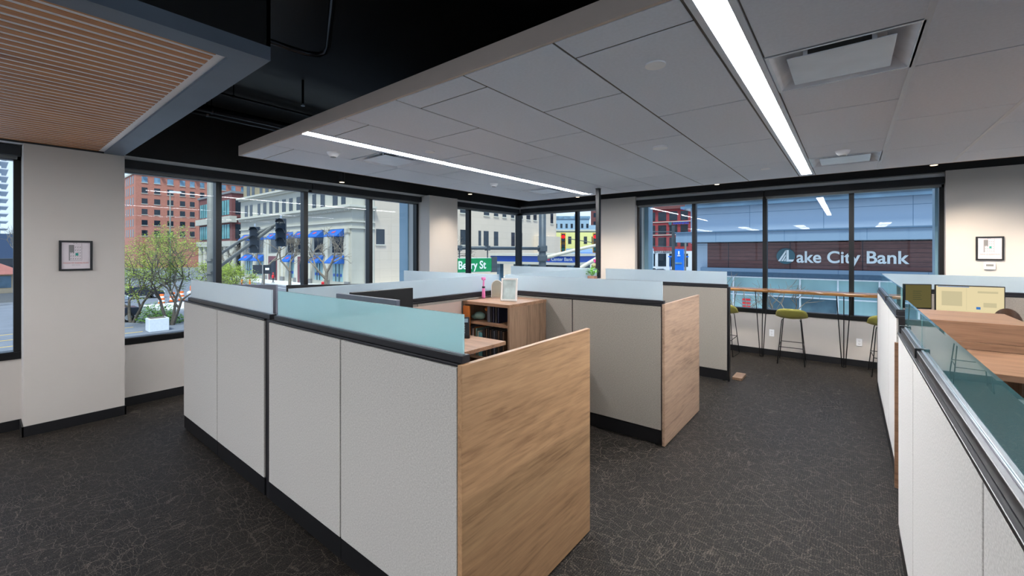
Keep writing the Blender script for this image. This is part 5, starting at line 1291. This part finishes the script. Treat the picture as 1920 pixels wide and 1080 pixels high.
# far left: balcony tower, navy wall, kiosk, bollard
o = thing('balcony_tower', 'white high-rise with stacked balconies at the left edge', 'building', (-292, 3, G))
MB().box((-305, -20, G), (-282.2, 6.4, 46)).build('wall', 'tower_blue', o)
for k in range(12):
    z_ = 11.5 + k * 3.15
    MB().box((-305, -20, z_), (-280.4, 8.6, z_ + 0.4)).build('balcony_slab', 'balcony_white', o)
    MB().box((-281.2, -20, z_ + 0.4), (-281.0, 6.6, z_ + 1.35)).build('balcony_rail', 'balcony_white', o)
rects(o, '+x', -282.2, [(1.2, 4.8, 12.4 + k * 3.15, 14.2 + k * 3.15) for k in range(11)], 'window', 'win_blue')
o = MB().box((-150, -40, G), (-141, 6.4, 5.6)).build('navy_building', 'navy_wall'); tag(o, 'long low navy-blue building at the left edge', 'building')
o = thing('attendant_kiosk', 'tan parking kiosk with a red hipped roof', 'kiosk', (-74.2, 0.9, G))
MB().box((-76.2, -1.2, G), (-72.4, 2.7, -0.7)).build('wall', 'kiosk_tan', o)
MB().box((-72.5, 0.6, -2.2), (-72.3, 2.4, -0.9)).build('window', 'win_blue', o)
MB().box((-76.3, -1.3, G), (-72.2, 2.8, G + 1.0)).build('base', 'stone_dark', o)
r_ = MB(); bm = r_.bm; vs = [bm.verts.new(p_) for p_ in ((-77.2, -2.2, -0.7), (-71.4, -2.2, -0.7), (-71.4, 3.7, -0.7), (-77.2, 3.7, -0.7), (-74.3, 0.7, 1.0))]
bm.faces.new(vs[:4]); [bm.faces.new((vs[i], vs[(i + 1) % 4], vs[4])) for i in range(4)]
r_.build('roof', 'roof_red', o)
o = MB().tube([(-68.5, 1.35, G), (-68.5, 1.35, G + 2.0)], 0.17, 10).build('bollard', 'bollard'); tag(o, 'yellow bollard in front of the kiosk', 'bollard')
o = MB().box((-96, -8, G), (-92, 4.2, G + 4.6)).build('dark_shed', 'black_board'); tag(o, 'dark low shed behind the kiosk', 'building')

# street furniture: near signal mast (left windows)
o = thing('signal_mast', 'grey signal pole with twin sloping arms outside the left windows', 'mast', (-23.53, 6.86, G))
MB().tube([(-23.53, 6.86, G), (-23.53, 6.86, 6.5)], 0.16, 14, r1=0.14).build('pole', 'mast_grey', o, smooth=True)
MB().tube([(-23.5, 6.86, 1.35), (-20.2, 6.93, 2.2), (-16.9, 7.06, 2.80)], 0.06, 8).build('upper_arm', 'mast_grey', o, smooth=True)
MB().tube([(-23.5, 6.86, 0.75), (-20.2, 6.93, 1.75), (-17.3, 7.05, 2.70)], 0.07, 8).build('lower_arm', 'mast_grey', o, smooth=True)
MB().tube([(-16.9, 7.06, 2.80), (-16.6, 7.08, 2.8)], 0.08, 8).build('arm_end', 'mast_dark', o)
for z_ in (0.75, 1.35): MB().lathe([(0.2, -0.04), (0.2, 0.04)], (-23.53, 6.86, z_), 14).build('clamp', 'mast_grey', o)
def signal(x, y, z0, h, mt_body, facing, lb, lights=False, frame=None, r=0.14):
    s_ = thing('traffic_signal', lb, 'traffic light', (x, y, z0), 'traffic signals')
    mt = Matrix.Translation((x, y, z0)) @ Matrix.Rotation(facing, 4, 'Z')
    MB().box((-0.17, -0.14, 0), (0.17, 0.14, h), mt).build('housing', mt_body, s_, bevel=0.02)
    if frame: MB().box((-0.24, 0.0, -0.08), (0.24, 0.03, h + 0.08), mt).build('backplate', frame, s_)
    for k in range(3):
        zc = h * (5 - 2 * k) / 6
        T = mt @ Matrix.Translation((0, -0.14, zc)) @ Matrix.Rotation(PI / 2, 4, 'X')
        vz = MB()
        for q in range(9):
            a0 = PI * q / 9 - 0.15; a1 = PI * (q + 1) / 9 - 0.15
            A = [Vector((r * math.cos(a0), r * math.sin(a0), 0)), Vector((r * math.cos(a1), r * math.sin(a1), 0)), Vector((r * math.cos(a1), r * math.sin(a1), 0.26)), Vector((r * math.cos(a0), r * math.sin(a0), 0.26))]
            Bv = [p_ * 1.0 + Vector((0.012 * math.cos(a0), 0.012 * math.sin(a0), 0)) for p_ in A]
            vz.bm.faces.new([vz.bm.verts.new(T @ p_) for p_ in A]); vz.bm.faces.new([vz.bm.verts.new(T @ p_) for p_ in Bv])
        vz.build('visor', mt_body, s_)
        MB().lathe([(r * 0.86, 0), (r * 0.86, 0.01)], (0, 0, 0), 16, T).build('lamp_lens', ('red_light' if k == 0 else 'amber_off' if k == 1 else 'green_off') if lights else 'signal_black', s_)
    MB().tube([(x, y, z0 - 0.05), (x, y, z0 + h + 0.12)], 0.03, 6).build('hanger', 'aluminium', s_) if not lights else None
    return s_
signal(-18.62, 6.93, 1.70, 1.05, 'signal_black', math.radians(60), 'dark traffic signal seen from behind, nearer the grey pole')
signal(-16.75, 7.13, 1.95, 1.05, 'signal_black', math.radians(60), 'dark traffic signal seen from behind, at the end of the twin arms')
# near mast with the street sign
o = thing('sign_mast', 'dark round mast with a horizontal arm and cream booms outside the corner window', 'mast', (-11.31, 16.55, G))
MB().tube([(-11.31, 16.55, G), (-11.31, 16.55, 5.0)], 0.175, 18, r1=0.165).build('pole', 'mast_dark', o, smooth=True)
MB().tube([(-11.31, 16.55, 1.9), (-12.41, 11.3, 1.9)], 0.07, 12).build('horizontal_arm', 'mast_dark', o, smooth=True)
for z_ in (1.9, 1.45): MB().lathe([(0.22, -0.14), (0.23, -0.1), (0.23, 0.1), (0.22, 0.14)], (-11.31, 16.55, z_), 18).build('collar', 'mast_dark', o)
MB().tube([(-11.25, 16.6, 1.45), (-11.05, 19.5, 1.88), (-10.9, 22.0, 2.2), (-10.4, 26.0, 2.6)], 0.09, 10, r1=0.08).build('cream_boom', 'mast_cream', o, smooth=True)
MB().tube([(-13.4, 22.4, 0.2), (-13.1, 22.8, 0.61), (-11.82, 23.81, 1.55), (-10.6, 24.8, 2.4)], 0.12, 10).build('cream_boom', 'mast_cream', o, smooth=True)
o = thing('street_sign', 'green street name sign reading Berry St hanging from the mast arm', 'sign', (-12.1, 12.8, 0.9))
ang = math.atan2(13.63 - 11.96, -11.92 + 12.27)
mt = Matrix.Translation((-12.27, 11.96, 0.9)) @ Matrix.Rotation(ang, 4, 'Z')
MB().box((-0.02, 0.02, 0), (1.72, 0.05, 0.60), mt).build('rim', 'sign_white', o, bevel=0.004)
MB().box((0.0, -0.0, 0.02), (1.70, 0.055, 0.58), mt).build('panel', 'sign_green', o)
MB().box((1.70, -0.02, -0.02), (1.98, 0.10, 0.64), mt).build('end_bracket', 'mast_dark', o)
t1 = text('Berry St', 'lettering', 0.46, 0.004, 'sign_white', mt @ face_m((0.015, -0.006, 0.15), '-y'), o, bold=0.008, sx=0.9)
for x_ in (0.1, 1.5):
    MB().tube([mt @ Vector((x_, 0.02, 0.6)), mt @ Vector((x_, 0.02, 1.0))], 0.025, 8).build('hanger', 'mast_dark', o)
    MB().box((x_ - 0.08, -0.07, 0.90), (x_ + 0.08, 0.11, 1.10), mt).build('clamp', 'mast_dark', o)
signal(-21.09, 34.32, 1.72, 1.72, 'signal_black', math.radians(32), 'yellow-framed traffic signal showing red, left of the black pole', True, 'signal_yellow', 0.2)
signal(-18.74, 36.2, 1.72, 1.72, 'signal_black', math.radians(32), 'yellow-framed traffic signal showing red, partly behind the black pole', True, 'signal_yellow', 0.2)
o = thing('signal_span', 'dark truss arm carrying the two red traffic signals', 'mast', (-13.0, 40.8, G))
MB().tube([(-21.6, 33.9, 3.62), (-18.74, 36.2, 3.62), (-13.0, 40.8, 3.62)], 0.05, 8).build('upper_arm', 'mast_dark', o)
MB().tube([(-20.8, 34.7, 3.0), (-18.0, 36.95, 2.4), (-13.0, 40.8, 2.2)], 0.035, 8).build('lower_arm', 'mast_dark', o)
MB().tube([(-13.0, 40.8, G), (-13.0, 40.8, 4.2)], 0.14, 10).build('pole', 'mast_dark', o)
# lamp posts
o = thing('street_lamp', 'tall thin street lamp before the salmon-brick block', 'street lamp', (-75.07, 17.02, G))
MB().tube([(-75.07, 17.02, G), (-75.07, 17.02, 10.2)], 0.12, 8, r1=0.08).build('pole', 'mast_grey', o, smooth=True)
MB().box((-75.2, 16.9, 10.1), (-74.6, 18.2, 10.3)).build('lamp_head', 'white_metal', o, bevel=0.04)
o = MB().tube([(-53.9, 20.9, G), (-53.9, 20.9, 0.2)], 0.08, 8).build('board_post', 'stone_dark'); tag(o, 'wooden post of the black message board', 'post')
o = thing('message_board', 'black roadside board on a post with a small white sticker', 'board', (-54.1, 20.9, -0.9))
mt = Matrix.Translation((-54.95, 20.23, -0.85)) @ Matrix.Rotation(math.atan2(1.32, 1.67), 4, 'Z')
MB().box((0, -0.05, 0), (2.12, 0.05, 1.05), mt).build('panel', 'black_board', o); MB().box((1.5, -0.07, 0.45), (1.95, -0.05, 0.7), mt).build('sticker', 'sign_white', o)

# trees
def tree(name, x, y, h, spread, label, leafmat=None, nleaf=0, depth=6, seed=1, trunks=1, bark='bark', r0=0.16, low=0.25, group=None, lsize=(0.05, 0.1), gz=G):
    rnd = random.Random(seed)
    o = thing(name, label, 'tree', (x, y, gz), group)
    b_ = MB(); tips = []
    def grow(p, d, L, r, k):
        n = 3; pts = [p]; dd = d.copy()
        for i in range(n):
            dd = (dd + Vector((rnd.uniform(-1, 1), rnd.uniform(-1, 1), rnd.uniform(-0.5, 0.7))) * 0.14).normalized()
            pts.append(pts[-1] + dd * L / n)
        b_.tube(pts, [r * (1 - 0.3 * i / n) for i in range(n + 1)], 7 if k > 3 else 4, cap=False)
        if k <= 2: tips.extend(pts[1:])
        if k <= 0: return
        for j in range(2 if rnd.random() < 0.55 else 3):
            a_ = rnd.uniform(0, 2 * PI); tilt_ = rnd.uniform(0.35, 0.85)
            ax = dd.orthogonal().normalized(); ax.rotate(Matrix.Rotation(a_, 3, dd))
            nd = (dd * math.cos(tilt_) + ax * math.sin(tilt_) * spread); nd.z += 0.12; nd.normalize()
            grow(pts[-1] if j < 2 else pts[-2], nd, L * rnd.uniform(0.62, 0.86), r * 0.62, k - 1)
    for q in range(trunks):
        a_ = q * 2 * PI / trunks + 0.5
        lean = 0.0 if trunks == 1 else 0.45
        d = Vector((math.cos(a_) * lean, math.sin(a_) * lean, 1)).normalized()
        grow(Vector((x + (0.15 * math.cos(a_) if trunks > 1 else 0), y + (0.15 * math.sin(a_) if trunks > 1 else 0), gz)), d, h * low, r0 / math.sqrt(trunks) * 1.2, depth)
    b_.build('trunk', bark, o, smooth=True)
    if leafmat:
        l_ = MB()
        for i in range(nleaf):
            p = rnd.choice(tips) + Vector((rnd.gauss(0, 0.16), rnd.gauss(0, 0.16), rnd.gauss(0, 0.14)))
            s_ = rnd.uniform(*lsize)
            m_ = Matrix.Translation(p) @ Matrix.Rotation(rnd.uniform(0, 6.3), 4, 'Z') @ Matrix.Rotation(rnd.uniform(-1.2, 1.2), 4, 'X')
            l_.bm.faces.new([l_.bm.verts.new(m_ @ Vector(v)) for v in ((-s_, 0, 0), (0, -s_ * 0.6, 0.02), (s_, 0, 0), (0, s_ * 0.6, 0.02))])
        l_.build('foliage', leafmat, o)
    return o
tree('budding_tree', -40.3, 9.2, 7.8, 1.25, 'multi-stemmed tree budding yellow-green beside the white planter', 'spring_leaf', 9500, 7, 11, 3, 'bark_dark', 0.17, 0.26, lsize=(0.03, 0.06))
tree('budding_tree', -44.0, 7.6, 6.4, 1.25, 'budding tree behind the white planter, at the window edge', 'spring_leaf', 5000, 6, 5, 2, 'bark_dark', 0.14, 0.28, lsize=(0.03, 0.06))
tree('budding_tree', -41.5, 12.4, 6.2, 1.2, 'budding tree behind the grey signal pole', 'spring_leaf', 5200, 6, 23, 2, 'bark_dark', 0.13, 0.26, lsize=(0.035, 0.07))
tree('budding_tree', -47, 16.8, 5.2, 1.2, 'small yellow-green tree right of the signal pole', 'spring_leaf', 2400, 5, 31, 1, 'bark', 0.12, 0.3, lsize=(0.035, 0.07))
tree('bare_tree', -64.8, 25.2, 10.5, 1.15, 'bare street tree, leftmost before the limestone building', None, 0, 6, 3, 1, 'bark', 0.2, 0.28, 'bare street trees')
tree('bare_tree', -61.8, 27.4, 10.0, 1.15, 'bare street tree, second before the limestone building', None, 0, 6, 8, 1, 'bark', 0.2, 0.28, 'bare street trees')
tree('bare_tree', -54.8, 29.1, 10.5, 1.3, 'bare spreading street tree before the rightmost blue awnings', None, 0, 6, 14, 1, 'bark', 0.24, 0.27, 'bare street trees')
tree('bare_tree', -38.0, 33.2, 10.0, 1.3, 'bare tree before the beige panelled building', None, 0, 6, 19, 1, 'bark', 0.2, 0.28, 'bare street trees')
tree('bare_tree', -88.0, 3.2, 9.5, 1.2, 'bare tree beside the parking kiosk', None, 0, 6, 21, 1, 'bark', 0.2, 0.28, 'bare street trees')
tree('bare_tree', -96.0, 31.0, 9.0, 1.2, 'bare tree before the dark red brick building', None, 0, 6, 27, 1, 'bark', 0.2, 0.28, 'bare street trees')
tree('bare_tree', -3.6, 21.0, 5.0, 1.3, 'pale bare young tree between the windows and the bank', None, 0, 5, 33, 1, 'bark', 0.07, 0.32, 'bare street trees', gz=G)
tree('bare_tree', -1.2, 21.5, 5.2, 1.3, 'pale bare young tree behind the middle bar stool', None, 0, 5, 39, 1, 'bark', 0.07, 0.32, 'bare street trees', gz=G)
# shrubs and planter
def shrub(x, y, r, h, label, seed):
    rnd = random.Random(seed); o = thing('shrub', label, 'shrub', (x, y, G), 'low shrubs in the planting bed')
    l_ = MB()
    for i in range(700):
        a_ = rnd.uniform(0, 2 * PI); rr = r * math.sqrt(rnd.random()); p = Vector((x + rr * math.cos(a_), y + rr * math.sin(a_), G + h * rnd.random() * (1 - 0.5 * (rr / r) ** 2)))
        s_ = rnd.uniform(0.05, 0.1); m_ = Matrix.Translation(p) @ Matrix.Rotation(rnd.uniform(0, 6.3), 4, 'Z') @ Matrix.Rotation(rnd.uniform(-1, 1), 4, 'X')
        l_.bm.faces.new([l_.bm.verts.new(m_ @ Vector(v)) for v in ((-s_, 0, 0), (0, -s_ * 0.6, 0), (s_, 0, 0), (0, s_ * 0.6, 0))])
    l_.build('foliage', 'shrub_leaf', o)
    s_ = MB()
    for k in range(8): a_ = k * PI / 4; s_.tube([(x, y, G), (x + r * 0.6 * math.cos(a_), y + r * 0.6 * math.sin(a_), G + h * 0.7)], 0.02, 4)
    s_.build('stems', 'bark', o)
shrub(-43.4, 8.9, 1.2, 1.1, 'green shrub in front of the parked jeep', 1); shrub(-47.4, 9.8, 1.3, 1.2, 'green shrub behind the parked jeep', 2); shrub(-41.6, 9.3, 1.0, 0.9, 'low shrub between jeep and white planter', 3)
o = thing('planter_box', 'white concrete planter box at the end of the parking rows', 'planter', (-38.2, 7.9, G))
MB().box((-38.8, 7.4, G), (-37.7, 8.5, G + 0.9)).build('box', 'balcony_white', o, bevel=0.03)
MB().box((-38.7, 7.5, G + 0.9), (-37.8, 8.4, G + 0.91)).build('soil', 'bark_dark', o)

# vehicles
def car(x, y, rot, paint, label, kind='sedan'):
    o = thing('car', label, 'car', (x, y, G), 'parked cars'); mt = Matrix.Translation((x, y, G)) @ Matrix.Rotation(rot, 4, 'Z')
    L = 4.5 if kind == 'sedan' else 4.2
    if kind == 'sedan':
        prof = [(-2.25, 0.35), (-2.25, 0.8), (-2.1, 0.95), (-1.6, 1.0), (-1.0, 1.40), (0.5, 1.45), (1.2, 1.0), (2.1, 0.85), (2.25, 0.6), (2.25, 0.35)]; gl = [(-1.5, 1.0), (-0.95, 1.36), (0.45, 1.41), (1.05, 1.0)]
    else:
        prof = [(-2.1, 0.5), (-2.1, 1.1), (-2.0, 1.8), (0.5, 1.82), (0.8, 1.2), (2.0, 1.12), (2.1, 1.0), (2.1, 0.5)]; gl = [(-1.9, 1.2), (-1.85, 1.7), (0.42, 1.72), (0.65, 1.2)]
    b_ = MB().prism(prof, 'y', -0.88, 0.88, mt); b_.build('body', paint, o, bevel=0.06, seg=2)
    MB().prism(gl, 'y', -0.89, 0.89, mt).build('windows', 'car_glass', o)
    for sx in (-1.35, 1.35):
        for sy in (-0.82, 0.82):
            R = 0.34 if kind == 'sedan' else 0.38
            T = mt @ Matrix.Translation((sx, sy, R)) @ Matrix.Rotation(PI / 2, 4, 'X')
            wh = MB().lathe([(R * 0.7, -0.13), (R, -0.10), (R, 0.10), (R * 0.7, 0.13)], (0, 0, 0), 20, T).build('wheel', 'tyre', o)
            MB().lathe([(R * 0.6, -0.135), (R * 0.6, 0.135)], (0, 0, 0), 12, T).build('rim', 'rim', wh)
    for sy in (-0.7, 0.7): MB().box((L / 2 - 0.12, sy - 0.15, 0.62), (L / 2 + 0.01, sy + 0.15, 0.78), mt).build('headlamp', 'lamp_amber' if kind != 'sedan' else 'white_metal', o)
    return o
car(-45.35, 6.1, PI / 2, 'car_dark', 'dark jeep parked nose towards the shrubs', 'jeep')
car(-57, 6.0, PI / 2, 'car_white', 'white car parked behind the budding trees')
car(-60, 17.6, PI * 0.52, 'car_white', 'white car beside the orange construction barrels')
car(-62.0, 8.0, PI / 2, 'car_silver', 'silver car parked farther back behind the trees')
car(-66, 12.0, PI / 2, 'car_dark', 'dark car in the street behind the trees')
for i, (xx, yy, pt, lb) in enumerate(((-39.5, 108, 'car_white', 'white car before the warehouse, leftmost of the three'), (-36.0, 104, 'car_silver', 'silver car before the warehouse, middle of the three'), (-32.5, 103, 'car_white', 'white car before the warehouse, beside the pylon sign'))): car(xx, yy, 0.3, pt, lb)
# barrels, cones, workers' gear
def barrel(x, y, label):
    o = thing('traffic_barrel', label, 'traffic barrel', (x, y, G), 'orange and white traffic barrels')
    for k in range(5): MB().lathe([(0.3 - k * 0.02, 0.06 + k * 0.2), (0.285 - k * 0.02, 0.26 + k * 0.2)], (x, y, G), 16).build('band', 'orange' if k % 2 == 0 else 'sign_white', o)
    MB().lathe([(0.42, 0), (0.42, 0.06)], (x, y, G), 8).build('base', 'tyre', o)
barrel(-57.0, 12.2, 'orange and white traffic barrel, left of the three behind the trees'); barrel(-58.6, 13.5, 'orange and white traffic barrel, middle one behind the trees'); barrel(-59.4, 14.5, 'orange and white traffic barrel, right one behind the trees')
for (x, y, lb) in ((-55.9, 19.4, 'orange delineator post left of the message board'), (-55.2, 20.0, 'orange delineator post beside the message board')):
    o = MB().tube([(x, y, G), (x, y, G + 2.3)], 0.09, 8).lathe([(0.3, 0), (0.28, 0.08)], (x, y, G), 8).build('delineator_post', 'orange'); tag(o, lb, 'post')
o = thing('fire_hydrant', 'red fire hydrant on the far sidewalk', 'hydrant', (-60.5, 31.6, G + 0.12))
MB().lathe([(0.26, 0), (0.26, 0.08), (0.18, 0.1), (0.18, 0.75), (0.22, 0.8), (0.2, 0.95), (0.08, 1.05)], (-60.5, 31.6, G + 0.12), 14).build('barrel', 'safety_red', o, smooth=True)
MB().tube([(-60.8, 31.6, G + 0.72), (-60.2, 31.6, G + 0.72)], 0.1, 8).build('outlet_cap', 'safety_red', o)
def worker(x, y, label, coat):
    o = thing('person', label, 'person', (x, y, G + 0.1)); z = G + 0.1
    n = [(x, y, z + 0.95, 0.15, 0.11), (x, y, z + 1.2, 0.15, 0.1), (x, y, z + 1.42, 0.12, 0.08), (x, y, z + 1.53, 0.055), (x, y, z + 1.66, 0.09, 0.10)]; e = [(0, 1), (1, 2), (2, 3), (3, 4)]
    for sx in (-1, 1):
        add(n, e, 2, [(x + sx * 0.2, y, z + 1.38, 0.05), (x + sx * 0.25, y + 0.03, z + 1.1, 0.042), (x + sx * 0.22, y - 0.1, z + 0.88, 0.032)])
        add(n, e, 0, [(x + sx * 0.1, y, z + 0.85, 0.09), (x + sx * 0.12, y - 0.04 * sx, z + 0.48, 0.06), (x + sx * 0.12, y + 0.08 * sx, z + 0.08, 0.045), (x + sx * 0.12, y + 0.08 * sx - 0.12, z + 0.04, 0.035)])
    skinned('body', n, e, 'trousers', o)
    MB().lathe([(0.19, 0.86), (0.21, 0.95), (0.21, 1.35), (0.15, 1.47), (0.07, 1.5)], (x, y, z), 16).build('coat', coat, o, smooth=True)
    MB().ball((x, y, z + 1.66), 0.105, (0.9, 1, 1.15)).build('head', 'skin', o, smooth=True)
    MB().lathe([(0.15, 1.70), (0.12, 1.74), (0.1, 1.82), (0.04, 1.85)], (x, y, z), 16).build('cap', coat, o, smooth=True)
worker(-78.0, 31.9, 'distant pedestrian in a red coat on the sidewalk before the limestone building', 'safety_red')
worker(-60.6, 15.8, 'distant worker in a red-orange vest beside the traffic barrels', 'orange')
